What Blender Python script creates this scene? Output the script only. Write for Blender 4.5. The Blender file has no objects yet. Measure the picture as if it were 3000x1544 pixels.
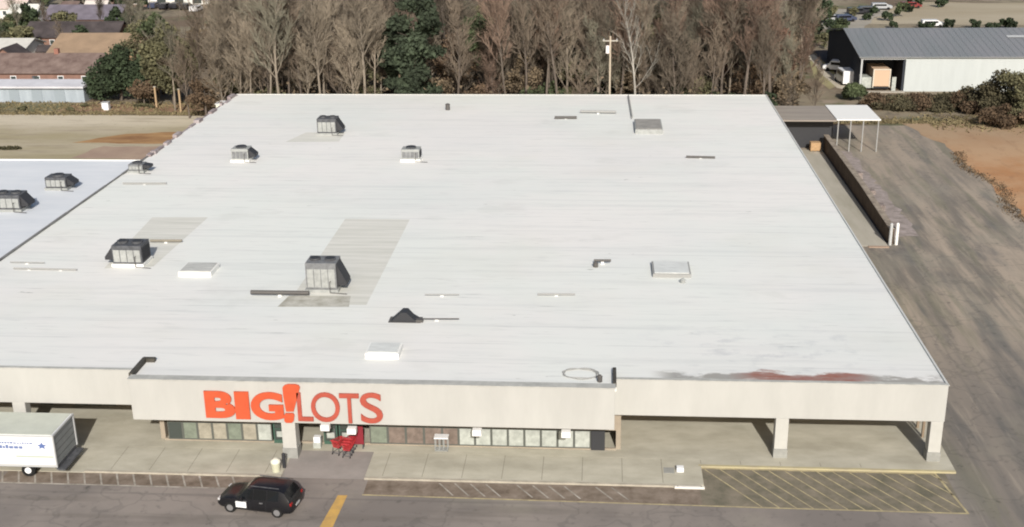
import bpy, bmesh, math, random
from mathutils import Vector, Matrix
R = math.radians
random.seed(7)
scn = bpy.context.scene
COL = scn.collection

# ------------------------------------------------------------------ camera
CAM_H = 37.0
F = 3500.0
def nrm(v): return v.normalized()
_D = nrm(Vector((270, 1252, -F)))
_X = -Vector((-49600, 545, -F)); _X = nrm(_X - _D * _X.dot(_D))
_Z = _X.cross(_D)
M3 = Matrix((_X, _D, _Z))
scn.cycles.filter_width = 2.0
cd = bpy.data.cameras.new('camera'); camo = bpy.data.objects.new('camera', cd); COL.objects.link(camo)
cd.sensor_width = 36; cd.lens = F / 3000 * 36; cd.clip_start = 1; cd.clip_end = 6000
camo.matrix_world = Matrix.Translation((0, 0, CAM_H)) @ M3.to_4x4()
scn.camera = camo
def G(px, py, z=0.0):
    "survey helper: the point at height z seen at photo position px,py"
    d = M3 @ Vector((px - 1500, 772 - py, -F)); t = (z - CAM_H) / d.z
    return Vector((d.x * t, d.y * t, z))
def V(px, py, Y):
    d = M3 @ Vector((px - 1500, 772 - py, -F)); t = Y / d.y
    return Vector((d.x * t, Y, CAM_H + d.z * t))

# ------------------------------------------------------------------ light
EL, AZ = 30.0, 170.0
w = bpy.data.worlds.new('World'); scn.world = w; w.use_nodes = True
nt = w.node_tree; sky = nt.nodes.new('ShaderNodeTexSky'); sky.sky_type = 'NISHITA'; sky.sun_disc = False
sky.sun_elevation = R(EL); sky.sun_rotation = R(AZ); sky.dust_density = 3.0
bg = nt.nodes['Background']; bg.inputs['Strength'].default_value = 0.085
nt.links.new(sky.outputs[0], bg.inputs[0])
sl = bpy.data.lights.new('sun', 'SUN'); sl.energy = 4.0; sl.angle = R(0.8); sl.color = (1.0, 0.955, 0.89)
so = bpy.data.objects.new('sun', sl); COL.objects.link(so)
sdir = Vector((math.sin(R(AZ)) * math.cos(R(EL)), math.cos(R(AZ)) * math.cos(R(EL)), math.sin(R(EL))))
so.rotation_euler = sdir.to_track_quat('Z', 'Y').to_euler()
vs = scn.view_settings; vs.view_transform = 'Standard'; vs.look = 'None'; vs.exposure = 0.30; vs.gamma = 1

# ------------------------------------------------------------------ materials
def mat(name, col, rough=0.8, metal=0.0, var=0.0, scale=1.0, stretch=(1, 1, 1), col2=None, bump=0.0, spec=0.3, detail=4):
    m = bpy.data.materials.new(name); m.use_nodes = True
    t = m.node_tree; b = t.nodes['Principled BSDF']
    b.inputs['Base Color'].default_value = (*col, 1); b.inputs['Roughness'].default_value = rough
    b.inputs['Metallic'].default_value = metal; b.inputs['Specular IOR Level'].default_value = spec
    if var > 0 or col2:
        g = t.nodes.new('ShaderNodeNewGeometry')
        mp = t.nodes.new('ShaderNodeMapping'); mp.inputs['Scale'].default_value = stretch
        n = t.nodes.new('ShaderNodeTexNoise'); n.inputs['Scale'].default_value = scale
        n.inputs['Detail'].default_value = detail; n.inputs['Roughness'].default_value = 0.65
        t.links.new(g.outputs['Position'], mp.inputs[0]); t.links.new(mp.outputs[0], n.inputs[0])
        cr = t.nodes.new('ShaderNodeValToRGB')
        c2 = col2 or tuple(min(1, c * (1 + var)) for c in col)
        c1 = col if col2 else tuple(c * (1 - var) for c in col)
        cr.color_ramp.elements[0].position = 0.33; cr.color_ramp.elements[1].position = 0.67
        cr.color_ramp.elements[0].color = (*c1, 1); cr.color_ramp.elements[1].color = (*c2, 1)
        t.links.new(n.outputs[0], cr.inputs[0]); t.links.new(cr.outputs[0], b.inputs['Base Color'])
        if bump:
            bp = t.nodes.new('ShaderNodeBump'); bp.inputs['Strength'].default_value = bump
            t.links.new(n.outputs[0], bp.inputs['Height']); t.links.new(bp.outputs[0], b.inputs['Normal'])
    return m

class SH:
    "small helper to write layered position-driven shaders"
    def __init__(s, name, rough=0.9):
        s.m = bpy.data.materials.new(name); s.m.use_nodes = True; s.t = s.m.node_tree
        s.b = s.t.nodes['Principled BSDF']; s.b.inputs['Roughness'].default_value = rough
        s.b.inputs['Specular IOR Level'].default_value = 0.25
        g = s.t.nodes.new('ShaderNodeNewGeometry'); s.pos = g.outputs['Position']
        sp = s.t.nodes.new('ShaderNodeSeparateXYZ'); s.t.links.new(s.pos, sp.inputs[0]); s.x, s.y, s.z = sp.outputs
    def L(s, a, b):
        if hasattr(a, 'is_linked'): s.t.links.new(a, b)
        else: b.default_value = a if not isinstance(a, tuple) or len(a) != 3 else (*a, 1)
    def math(s, op, a, b=0.0, c=0.0):
        n = s.t.nodes.new('ShaderNodeMath'); n.operation = op
        s.L(a, n.inputs[0]); s.L(b, n.inputs[1]); s.L(c, n.inputs[2]); return n.outputs[0]
    def noise(s, scale, stretch=(1, 1, 1), detail=4, off=(0, 0, 0), rot=0.0, rough=0.6):
        mp = s.t.nodes.new('ShaderNodeMapping'); mp.inputs['Scale'].default_value = stretch
        mp.inputs['Location'].default_value = off; mp.inputs['Rotation'].default_value = (0, 0, rot)
        s.t.links.new(s.pos, mp.inputs[0])
        n = s.t.nodes.new('ShaderNodeTexNoise'); n.inputs['Scale'].default_value = scale; n.inputs['Detail'].default_value = detail
        n.inputs['Roughness'].default_value = rough
        s.t.links.new(mp.outputs[0], n.inputs[0]); return n.outputs[0]
    def ramp(s, v, a, b):
        n = s.t.nodes.new('ShaderNodeMapRange'); n.clamp = True; n.interpolation_type = 'SMOOTHSTEP'
        s.L(v, n.inputs[0]); n.inputs[1].default_value = a; n.inputs[2].default_value = b; return n.outputs[0]
    def band(s, v, lo, hi, soft):
        return s.math('MULTIPLY', s.ramp(v, lo - soft, lo + soft), s.math('SUBTRACT', 1.0, s.ramp(v, hi - soft, hi + soft)))
    def mix(s, f, a, b):
        n = s.t.nodes.new('ShaderNodeMix'); n.data_type = 'RGBA'; n.clamp_factor = True
        s.L(f, n.inputs[0]); s.L(a, n.inputs[6]); s.L(b, n.inputs[7]); return n.outputs[2]
    def mul(s, a, b): return s.math('MULTIPLY', a, b)
    def done(s, c): s.t.links.new(c, s.b.inputs['Base Color']); return s.m

def roof_material():
    s = SH('roof_membrane', 0.75)
    c = s.mix(s.ramp(s.noise(0.05, detail=3), 0.35, 0.65), (0.70, 0.72, 0.68), (0.735, 0.722, 0.69))
    streak = s.ramp(s.noise(1.0, (0.05, 0.9, 1), 5), 0.46, 0.74)
    c = s.mix(s.mul(streak, 0.26), c, (0.44, 0.46, 0.45))
    fine = s.ramp(s.noise(1.0, (0.35, 2.6, 1), 6, (9, 3, 0)), 0.52, 0.8)
    c = s.mix(s.mul(fine, 0.35), c, (0.40, 0.41, 0.40))
    wy = s.math('ADD', s.y, s.mul(s.noise(0.08, (0.4, 1, 1), 2, (6, 6, 0)), 0.5))
    seam = s.math('LESS_THAN', s.math('FRACT', s.math('DIVIDE', wy, 3.05)), 0.03)
    wob = s.ramp(s.noise(0.25, (0.4, 1, 1), 3, (2, 7, 0)), 0.45, 0.62)
    c = s.mix(s.mul(s.mul(seam, wob), 0.4), c, (0.36, 0.37, 0.36))
    short = s.ramp(s.noise(1.0, (0.22, 3.2, 1), 4, (19, 31, 0)), 0.66, 0.74)
    c = s.mix(s.mul(short, 0.5), c, (0.30, 0.31, 0.29))
    big = s.ramp(s.noise(0.045, (1, 1, 1), 4, (14, 2, 0)), 0.42, 0.66)
    c = s.mix(s.mul(big, 0.13), c, (0.50, 0.53, 0.56))
    yel = s.ramp(s.noise(0.07, (1, 1, 1), 4, (54, 22, 0)), 0.5, 0.7)
    c = s.mix(s.mul(yel, 0.13), c, (0.56, 0.55, 0.45))
    # ponding stains and dirt specks
    pond = s.ramp(s.noise(0.16, (0.7, 1, 1), 5, (4, 8, 0)), 0.60, 0.70)
    c = s.mix(s.mul(pond, 0.16), c, (0.42, 0.43, 0.39))
    speck = s.ramp(s.noise(0.9, (0.6, 1.3, 1), 3, (1, 15, 0)), 0.72, 0.78)
    c = s.mix(s.mul(speck, 0.5), c, (0.2, 0.2, 0.18))
    # dark and rusty dirt gathered behind the right hand parapet
    n = s.noise(0.8, (0.6, 1.4, 1), 5, (3, 3, 0))
    b = s.mul(s.band(s.x, 4.0, 21.5, 1.0), s.mul(s.ramp(s.math('SUBTRACT', s.math('ADD', 68.25, s.mul(n, 1.6)), s.y), -0.2, 0.25), s.ramp(n, 0.36, 0.5)))
    c = s.mix(s.mul(b, 0.7), c, (0.17, 0.155, 0.13))
    b2 = s.mul(s.band(s.x, 9.0, 16.5, 1.2), s.ramp(s.math('SUBTRACT', s.math('ADD', 68.0, s.mul(n, 2.3)), s.y), -0.15, 0.15))
    c = s.mix(s.mul(b2, s.math('ADD', 0.6, s.mul(s.ramp(s.noise(1.3, (.5, 2, 1), 5), .4, .6), 0.35))), c, (0.28, 0.115, 0.085))
    b3 = s.mul(s.band(s.y, 68, 76, 2.5), s.mul(s.band(s.x, 4, 18, 3), s.ramp(s.noise(0.7, (0.8, 1.2, 1), 5, (30, 3, 0)), 0.5, 0.68)))
    c = s.mix(s.mul(b3, 0.3), c, (0.33, 0.35, 0.38))
    return s.done(c)

def asphalt_material():
    s = SH('worn_asphalt', 0.92)
    c = s.mix(s.ramp(s.noise(0.12, detail=5), 0.38, 0.62), (0.185, 0.165, 0.15), (0.255, 0.225, 0.20))
    # service drive along the building: long streaks, dirt and tyre wear
    drive = s.ramp(s.x, 19.5, 23.5)
    st = s.noise(1.0, (0.5, 0.05, 1), 7, (3, 0, 0), 0.02)
    dr = s.mix(s.ramp(st, 0.36, 0.62), (0.165, 0.148, 0.125), (0.36, 0.30, 0.235))
    dr = s.mix(s.mul(s.ramp(s.noise(0.25, (1, 0.35, 1), 5, (8, 8, 0)), 0.5, 0.72), 0.6), dr, (0.09, 0.095, 0.10))
    dr = s.mix(s.mul(s.ramp(s.noise(1.0, (1.1, 0.06, 1), 6, (0, 5, 0)), 0.56, 0.68), 0.35), dr, (0.32, 0.28, 0.22))
    dr = s.mix(s.mul(s.ramp(s.y, 96, 76), 0.6), dr, (0.125, 0.12, 0.115))
    dr = s.mix(s.mul(s.ramp(s.y, 108, 148), 0.5), dr, (0.27, 0.23, 0.185))
    dr = s.mix(s.mul(s.ramp(s.noise(0.5, (1, 0.10, 1), 6, (18, 2, 0)), 0.50, 0.62), 0.5), dr, (0.17, 0.165, 0.115))
    dr = s.mix(s.mul(s.ramp(s.noise(0.3, (1, 0.16, 1), 6, (28, 12, 0)), 0.54, 0.68), 0.5), dr, (0.09, 0.098, 0.10))
    dr = s.mix(s.mul(s.ramp(s.noise(1.2, (1, 0.08, 1), 6, (2, 22, 0)), 0.55, 0.7), 0.45), dr, (0.36, 0.31, 0.25))
    c = s.mix(drive, c, dr)
    sp = s.noise(1.6, (1, 1, 1), 6, (5, 1, 0)); c = s.mix(s.mul(s.ramp(sp, 0.55, 0.75), 0.45), c, (0.07, 0.065, 0.06))
    st2 = s.noise(1.0, (0.06, 0.7, 1), 5, (1, 1, 0)); c = s.mix(s.mul(s.mul(s.ramp(st2, 0.5, 0.7), 0.35), s.math('SUBTRACT', 1.0, drive)), c, (0.09, 0.08, 0.065))
    oil = s.ramp(s.noise(0.9, (1, 1, 1), 3, (45, 11, 0)), 0.66, 0.74); c = s.mix(s.mul(oil, 0.5), c, (0.045, 0.042, 0.04))
    wear = s.ramp(s.noise(0.06, (1, 1, 1), 6, (5, 41, 0)), 0.52, 0.6); c = s.mix(s.mul(wear, 0.3), c, (0.27, 0.25, 0.20))
    tyre = s.mul(s.ramp(s.noise(1.0, (0.02, 1.6, 1), 3, (9, 61, 0)), 0.6, 0.66), s.math('SUBTRACT', 1.0, drive)); c = s.mix(s.mul(tyre, 0.3), c, (0.09, 0.085, 0.08))
    # tar-filled cracks
    v = s.t.nodes.new('ShaderNodeTexVoronoi'); v.feature = 'DISTANCE_TO_EDGE'; v.inputs['Scale'].default_value = 0.16
    mp = s.t.nodes.new('ShaderNodeVectorMath'); mp.operation = 'ADD'
    nn = s.t.nodes.new('ShaderNodeTexNoise'); nn.inputs['Scale'].default_value = 0.5
    sc = s.t.nodes.new('ShaderNodeVectorMath'); sc.operation = 'SCALE'; sc.inputs['Scale'].default_value = 4
    s.t.links.new(s.pos, nn.inputs[0]); s.t.links.new(nn.outputs[1], sc.inputs[0]); s.t.links.new(sc.outputs[0], mp.inputs[0]); s.t.links.new(s.pos, mp.inputs[1]); s.t.links.new(mp.outputs[0], v.inputs[0])
    c = s.mix(s.mul(s.ramp(v.outputs[0], 0.02, 0.008), 0.22), c, (0.07, 0.07, 0.065))
    return s.done(c)

def ground_material():
    s = SH('winter_ground', 1.0)
    c = s.mix(s.ramp(s.noise(0.05, detail=6), 0.38, 0.62), (0.155, 0.115, 0.08), (0.24, 0.205, 0.145))
    c = s.mix(s.ramp(s.noise(0.11, (1, 1, 1), 6, (7, 7, 0)), 0.52, 0.66), c, (0.12, 0.125, 0.065))
    c = s.mix(s.mul(s.ramp(s.noise(0.2, (0.7, 1.4, 1), 6, (70, 7, 0)), 0.55, 0.7), 0.8), c, (0.30, 0.24, 0.19))
    c = s.mix(s.mul(s.ramp(s.noise(0.5, detail=6, off=(1, 2, 0)), 0.5, 0.72), 0.7), c, (0.06, 0.05, 0.04))
    return s.done(c)

ROOF = roof_material(); ASPH = asphalt_material(); GROUND = ground_material()
CREAM = mat('cream_fascia', (0.41, 0.408, 0.385), 0.8, var=0.05, scale=0.6, stretch=(1, 1, 0.3))
COPING = mat('grey_coping', (0.40, 0.40, 0.37), 0.6, var=0.15, scale=1.2)
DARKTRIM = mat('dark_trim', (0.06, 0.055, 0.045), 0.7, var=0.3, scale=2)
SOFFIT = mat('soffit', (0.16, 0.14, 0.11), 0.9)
WALLB = mat('buff_wall', (0.30, 0.255, 0.20), 0.9, var=0.12, scale=0.8)
SIDEW = mat('sidewalk_concrete', (0.34, 0.32, 0.255), 0.9, col2=(0.47, 0.445, 0.365), scale=0.45, detail=7, stretch=(0.7, 1.3, 1))
CONC = mat('old_concrete', (0.30, 0.28, 0.24), 0.9, col2=(0.42, 0.39, 0.33), scale=0.5, detail=7)
COLP = mat('column_paint', (0.43, 0.425, 0.395), 0.8, var=0.05, scale=1.5)
COLB = mat('column_base', (0.27, 0.27, 0.25), 0.9, var=0.12, scale=2)
REDM = mat('sign_red', (0.50, 0.085, 0.035), 0.5, var=0.08, scale=1.5)
REDD = mat('sign_dark_red', (0.36, 0.075, 0.05), 0.55, var=0.1, scale=1.5)
REDR = mat('cart_red', (0.42, 0.035, 0.04), 0.5)
HVAC = mat('unit_grey', (0.16, 0.165, 0.17), 0.55, var=0.22, scale=2.5)
HVACL = mat('unit_light', (0.30, 0.31, 0.30), 0.6, var=0.15, scale=2.5)
HVACD = mat('unit_dark', (0.035, 0.036, 0.04), 0.6)
HVACM = mat('unit_mid', (0.075, 0.078, 0.085), 0.6, var=0.35, scale=3)
PATCH = mat('roof_patch', (0.53, 0.53, 0.475), 0.85, col2=(0.66, 0.65, 0.60), scale=1.0, stretch=(0.15, 2.2, 1), detail=5)
CURBW = mat('curb_white', (0.74, 0.74, 0.71), 0.7)
PIPE = mat('pipe_dark', (0.09, 0.085, 0.08), 0.6)
PIPEG = mat('pipe_grey', (0.28, 0.28, 0.27), 0.6)
GLASS = mat('store_glass', (0.05, 0.06, 0.055), 0.08, spec=0.6)
PAN_G = mat('green_poster', (0.17, 0.195, 0.155), 0.5, var=0.2, scale=2)
PAN_B = mat('brown_paper', (0.165, 0.13, 0.11), 0.6, var=0.25, scale=2.5)
PAN_P = mat('pale_paper', (0.36, 0.38, 0.35), 0.5, var=0.2, scale=2.5)
PAN_T = mat('tan_paper', (0.28, 0.26, 0.21), 0.5, var=0.2, scale=2)
FRAME = mat('window_frame', (0.09, 0.095, 0.085), 0.5)
YEL = mat('yellow_paint', (0.48, 0.41, 0.23), 0.8, col2=(0.24, 0.20, 0.13), scale=1.2)
YELB = mat('amber_paint', (0.58, 0.36, 0.10), 0.8, col2=(0.40, 0.26, 0.10), scale=1.2)
WHT = mat('white_line', (0.42, 0.39, 0.34), 0.8, col2=(0.20, 0.18, 0.15), scale=1.2)
LANE = mat('fire_lane', (0.12, 0.092, 0.068), 0.95, col2=(0.25, 0.205, 0.165), scale=0.9, detail=6)
LANEG = mat('fire_lane_grey', (0.115, 0.108, 0.078), 0.95, col2=(0.22, 0.19, 0.145), scale=0.9, detail=6)
KERB = mat('kerb_concrete', (0.36, 0.33, 0.27), 0.9, var=0.15, scale=1.5)
KERBY = mat('kerb_yellow', (0.42, 0.375, 0.22), 0.9, col2=(0.33, 0.29, 0.20), scale=0.9)
BLACKP = mat('car_black', (0.010, 0.010, 0.012), 0.3, spec=0.4)
CGLASS = mat('car_glass', (0.006, 0.007, 0.009), 0.12, spec=0.3)
TYRE = mat('tyre', (0.012, 0.012, 0.012), 0.9)
RIM = mat('rim', (0.35, 0.35, 0.36), 0.35, metal=0.6)
WHITE = mat('white_paint', (0.72, 0.73, 0.74), 0.45)
TRTOP = mat('truck_roof', (0.50, 0.52, 0.45), 0.7, var=0.06, scale=1)
TRREAR = mat('truck_rear', (0.20, 0.215, 0.22), 0.6, var=0.1, scale=2)
BLUE = mat('blue_lettering', (0.10, 0.15, 0.33), 0.5)
LGREY = mat('light_grey', (0.42, 0.43, 0.43), 0.6)
TAIL = mat('tail_red', (0.25, 0.01, 0.01), 0.3)
HEADL = mat('headlight', (0.5, 0.5, 0.5), 0.15)

# ------------------------------------------------------------------ builders
def tag(o, label=None, cat=None, group=None, kind=None):
    if label: o['label'] = label
    if cat: o['category'] = cat
    if group: o['group'] = group
    if kind: o['kind'] = kind
    return o
def thing(name, label, cat, loc=(0, 0, 0), rz=0.0, group=None):
    o = bpy.data.objects.new(name, None); COL.objects.link(o); o.location = loc; o.rotation_euler = (0, 0, rz)
    o.empty_display_size = 0.5
    return tag(o, label, cat, group)
class MB:
    def __init__(s): s.v = []; s.f = []
    def quad(s, *p):
        n = len(s.v); s.v += [tuple(q) for q in p]; s.f.append(tuple(range(n, n + len(p)))); return s
    def box(s, x0, x1, y0, y1, z0, z1):
        n = len(s.v)
        s.v += [(x0, y0, z0), (x1, y0, z0), (x1, y1, z0), (x0, y1, z0), (x0, y0, z1), (x1, y0, z1), (x1, y1, z1), (x0, y1, z1)]
        s.f += [tuple(n + i for i in q) for q in ((0, 3, 2, 1), (4, 5, 6, 7), (0, 1, 5, 4), (1, 2, 6, 5), (2, 3, 7, 6), (3, 0, 4, 7))]
        return s
    def prism(s, pts, z0, z1):
        n = len(s.v); k = len(pts)
        s.v += [(p[0], p[1], z0) for p in pts] + [(p[0], p[1], z1) for p in pts]
        s.f.append(tuple(n + i for i in range(k - 1, -1, -1))); s.f.append(tuple(n + k + i for i in range(k)))
        for i in range(k):
            j = (i + 1) % k; s.f.append((n + i, n + j, n + k + j, n + k + i))
        return s
    def ext(s, prof, axis, a, b):
        "extrude a closed profile (pairs) along axis x or y between a and b"
        n = len(s.v); k = len(prof)
        def P(p, c): return (c, p[0], p[1]) if axis == 'x' else (p[0], c, p[1])
        s.v += [P(p, a) for p in prof] + [P(p, b) for p in prof]
        s.f.append(tuple(n + i for i in range(k))); s.f.append(tuple(n + k + i for i in range(k - 1, -1, -1)))
        for i in range(k):
            j = (i + 1) % k; s.f.append((n + j, n + i, n + k + i, n + k + j))
        return s
    def tube(s, a, b, r0, r1=None, k=8, cap=True):
        a = Vector(a); b = Vector(b); r1 = r0 if r1 is None else r1
        d = (b - a); 
        if d.length < 1e-6: return s
        d.normalize(); u = d.orthogonal().normalized(); w_ = d.cross(u); n = len(s.v)
        for c, r in ((a, r0), (b, r1)):
            for i in range(k):
                t = 2 * math.pi * i / k; s.v.append(tuple(c + u * (r * math.cos(t)) + w_ * (r * math.sin(t))))
        for i in range(k):
            j = (i + 1) % k; s.f.append((n + i, n + j, n + k + j, n + k + i))
        if cap: s.f.append(tuple(n + i for i in range(k - 1, -1, -1))); s.f.append(tuple(n + k + i for i in range(k)))
        return s
    def mesh(s, name, m, smooth=False):
        me = bpy.data.meshes.new(name); me.from_pydata(s.v, [], s.f); me.update()
        if m: me.materials.append(m)
        if smooth:
            for p in me.polygons: p.use_smooth = True
        return me
    def build(s, name, m, parent=None, smooth=False, bevel=0.0, loc=(0, 0, 0), label=None):
        o = bpy.data.objects.new(name, s.mesh(name, m, smooth)); COL.objects.link(o); o.location = loc
        if parent: o.parent = parent
        if bevel:
            b = o.modifiers.new('bevel', 'BEVEL'); b.width = bevel; b.segments = 2; b.limit_method = 'ANGLE'
        if label: o['label'] = label
        return o
def leaf_crown(seed, blobs, n, size):
    "many leaf sized faces scattered through lumpy blobs: (cx,cy,cz,rx,ry,rz)"
    r = random.Random(seed); b = MB(); wt = [q[3] * q[4] + q[3] * q[5] for q in blobs]
    for i in range(n):
        q = r.choices(blobs, wt)[0]
        v = Vector((r.gauss(0, 1), r.gauss(0, 1), r.gauss(0, 1))).normalized() * (r.random() ** .35) * r.uniform(.8, 1.12)
        c = Vector((q[0] + v.x * q[3], q[1] + v.y * q[4], q[2] + v.z * q[5]))
        u = Vector((r.gauss(0, 1), r.gauss(0, 1), r.gauss(0, 1))).normalized(); w_ = u.orthogonal().normalized(); s_ = size * r.uniform(.5, 1.3)
        w_ = (Matrix.Rotation(r.uniform(0, 6.28), 3, u) @ w_)
        x = u.cross(w_) * s_ * .6; y = w_ * s_
        b.quad(c - x * .3 - y, c + x, c + y * .9, c - x)
    return b
def kids(o): return [c for c in bpy.data.objects if c.parent == o]
def copy_tree(o, parent=None):
    c = o.copy(); COL.objects.link(c)
    if parent: c.parent = parent
    for ch in kids(o): copy_tree(ch, c)
    return c
def sheet(name, pts, z, m, th=0.0):
    b = MB()
    if th: b.prism(pts, z - th, z)
    else: b.quad(*[(p[0], p[1], z) for p in pts])
    return tag(b.build(name, m), kind='structure')
def rough_poly(pts, step=2.0, amp=0.5, seed=1):
    r = random.Random(seed); out = []
    for i in range(len(pts)):
        a = Vector(pts[i][:2]); b = Vector(pts[(i + 1) % len(pts)][:2]); n = max(1, int((b - a).length / step))
        for k in range(n):
            p = a.lerp(b, k / n); out.append((p.x + r.uniform(-amp, amp), p.y + r.uniform(-amp, amp)))
    return out

# ------------------------------------------------------------------ ground, roads, markings
sheet('ground', [(-2500, -400), (2500, -400), (2500, 4000), (-2500, 4000)], 0, GROUND)
sheet('parking_lot', [(-140, -60), (43.3, -60), (43.3, 160), (21.0, 160), (21.0, 66.2), (6.3, 66.2), (6.3, 63.7), (-140, 63.7)], 0.02, ASPH)
_o = SH('orange_clay', 1.0)
_c = _o.mix(_o.ramp(_o.noise(0.1, detail=6), .36, .62), (0.38, 0.195, 0.09), (0.44, 0.28, 0.16))
_c = _o.mix(_o.mul(_o.ramp(_o.y, 138, 160), 0.75), _c, (0.31, 0.235, 0.155))
_c = _o.mix(_o.mul(_o.ramp(_o.noise(0.8, (1, .4, 1), 7, (3, 9, 0)), .52, .7), .4), _c, (0.24, 0.14, 0.08))
_c = _o.mix(_o.mul(_o.ramp(_o.noise(0.35, (1, 1, 1), 7, (33, 9, 0)), .62, .72), .35), _c, (0.24, 0.19, 0.11))
ORANGE = _o.done(_c)
sheet('clay_bank', rough_poly([(43.6, 60), (95, 60), (95, 160), (60, 161), (50, 164), (40, 161), (43.0, 150)], 2, 0.45, 3), 0.03, ORANGE)
_o = SH('tan_lot', 1.0)
_c = _o.mix(_o.ramp(_o.noise(0.08, (.5, 1.3, 1), 6), .36, .64), (0.33, 0.285, 0.18), (0.42, 0.365, 0.27))
_c = _o.mix(_o.mul(_o.ramp(_o.math('ADD', _o.y, _o.mul(_o.noise(.1), 6)), 158, 164), 0.8), _c, (0.55, 0.49, 0.38))
_c = _o.mix(_o.mul(_o.ramp(_o.noise(0.5, (.25, 1.4, 1), 7, (3, 9, 0)), .5, .68), .45), _c, (0.24, 0.20, 0.145))
_c = _o.mix(_o.mul(_o.ramp(_o.noise(1.4, (1, 1, 1), 5, (3, 39, 0)), .6, .72), .4), _c, (0.16, 0.15, 0.08))
TANLOT = _o.done(_c)
sheet('rear_lot', [(-130, 116), (-49, 116), (-49, 155), (-53, 164.5), (-130, 166)], 0.024, TANLOT)
MULCH = mat('rust_mulch', (0.20, 0.10, 0.045), 1, col2=(0.42, 0.26, 0.12), scale=0.35, detail=5, stretch=(0.4, 1.6, 1))
sheet('mulch_bed', rough_poly([(-69, 148.6), (-64, 153.6), (-57.5, 154.5), (-50.5, 151), (-50.5, 147.6)], 1.5, 0.3, 4), 0.04, MULCH)
PINKD = mat('pink_clay', (0.30, 0.215, 0.165), 1, col2=(0.36, 0.27, 0.20), scale=0.3, detail=5)
sheet('clay_strip', rough_poly([(-66, 140.5), (-64.5, 146.6), (-50.5, 146.6), (-50.5, 140)], 1.5, 0.3, 5), 0.036, PINKD)
REDB = mat('red_bank', (0.22, 0.13, 0.085), 1, col2=(0.30, 0.20, 0.12), scale=0.3, detail=6)
sheet('clay_verge', rough_poly([(-80, 166.3), (-52, 166), (-51, 173), (-79, 172.5)], 2, 0.4, 6), 0.03, REDB)
GRASSD = mat('winter_grass', (0.12, 0.12, 0.06), 1, col2=(0.19, 0.165, 0.10), scale=0.4, detail=6)
sheet('grass_verge', rough_poly([(-130, 166.3), (-80.5, 166.3), (-79, 172.6), (-130, 174)], 2, 0.3, 8), 0.03, GRASSD)
PALEG = mat('pale_grass', (0.33, 0.31, 0.15), 1, col2=(0.26, 0.22, 0.13), scale=0.25, detail=6)
sheet('pale_grass', [tuple(G(*p).xy) for p in ((2372, 180), (2420, 175), (2445, 215), (2470, 245), (2430, 262), (2385, 228))], 0.03, PALEG)
PATHM = mat('pale_drive', (0.42, 0.37, 0.29), 1, col2=(0.52, 0.47, 0.38), scale=0.3, detail=5)
dv = [(2352, 165), (2378, 178), (2412, 222), (2452, 258), (2500, 268), (2535, 266)]
dw = [(2385, 160), (2402, 176), (2432, 212), (2466, 240), (2505, 250), (2535, 252)]
sheet('driveway', [tuple(G(*p).xy) for p in dv] + [tuple(G(*p).xy) for p in reversed(dw)], 0.034, PATHM)
DARKY = mat('dark_yard', (0.028, 0.028, 0.034), 0.95, col2=(0.055, 0.05, 0.055), scale=0.3, detail=5)
sheet('dark_yard', rough_poly([tuple(G(*p).xy) for p in ((2385, 148), (2530, 146), (2540, 252), (2490, 246), (2446, 206), (2408, 178))], 2, 0.3, 9), 0.038, DARKY)
FIELD = mat('tan_field', (0.30, 0.25, 0.17), 1, col2=(0.40, 0.35, 0.26), scale=0.05, detail=6, stretch=(0.4, 1.5, 1))
sheet('field', rough_poly([tuple(G(*p).xy) for p in ((2520, 70), (3100, 75), (3300, 12), (2640, 6))], 5, 1, 10), 0.03, FIELD)
FARLOT = mat('far_lot', (0.26, 0.24, 0.20), 1, col2=(0.36, 0.33, 0.28), scale=0.15, detail=5)
sheet('far_lot', rough_poly([tuple(G(*p).xy) for p in ((2395, 85), (2530, 85), (2600, 30), (2440, 25))], 4, 0.8, 11), 0.034, FARLOT)
sheet('yard', rough_poly([tuple(G(*p).xy) for p in ((240, 88), (345, 86), (345, 45), (270, 45))], 4, 0.8, 12), 0.03, PALEG)
sheet('far_street', [tuple(G(*p).xy) for p in ((-60, 100), (480, 86), (480, 96), (-60, 112))], 0.034, FARLOT)
sheet('clay_field', rough_poly([tuple(G(*p).xy) for p in ((240, 20), (500, 20), (520, -10), (240, -10))], 4, 0.8, 13), 0.03, mat('far_clay', (0.25, 0.15, 0.11), 1, var=0.15, scale=0.1))

# sidewalk slab and kerbs
SL = 0.14
sheet('sidewalk', [(-31.9, 63.9), (-19.4, 63.9), (-19.4, 67.0), (-31.9, 67.0)], SL, SIDEW, SL)
sheet('sidewalk', [(-31.9, 67.0), (6.45, 67.0), (6.45, 73.0), (-31.9, 73.0)], SL + 0.004, SIDEW, SL)
sheet('sidewalk', [(-14.2, 63.9), (6.45, 63.9), (6.45, 67.0), (-14.2, 67.0)], SL, SIDEW, SL)
sheet('sidewalk', [(6.45, 66.4), (21.9, 66.4), (21.9, 73.0), (6.45, 73.0)], SL + 0.002, SIDEW, SL)
b = MB(); b.quad((-19.4, 67.0, SL + 0.004), (-19.4, 63.7, 0.03), (-14.2, 63.7, 0.03), (-14.2, 67.0, SL + 0.004)); tag(b.build('ramp', mat('ramp_concrete', (0.27, 0.245, 0.225), 0.9, var=0.12, scale=0.6, detail=6)), kind='structure')
sheet('kerb', [(-31.9, 63.7), (-19.4, 63.7), (-19.4, 63.9), (-31.9, 63.9)], SL + 0.003, KERB, SL)
sheet('kerb', [(-14.2, 63.7), (6.3, 63.7), (6.3, 63.9), (-14.2, 63.9)], SL + 0.003, KERB, SL)
sheet('kerb', [(6.3, 66.2), (21.9, 66.2), (21.9, 66.4), (6.3, 66.4)], SL + 0.003, KERBY, SL)
sheet('pavement', [(-75, 63.7), (-31.9, 63.7), (-31.9, 73.0), (-75, 73.0)], 0.06, SIDEW, 0.06)
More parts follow.
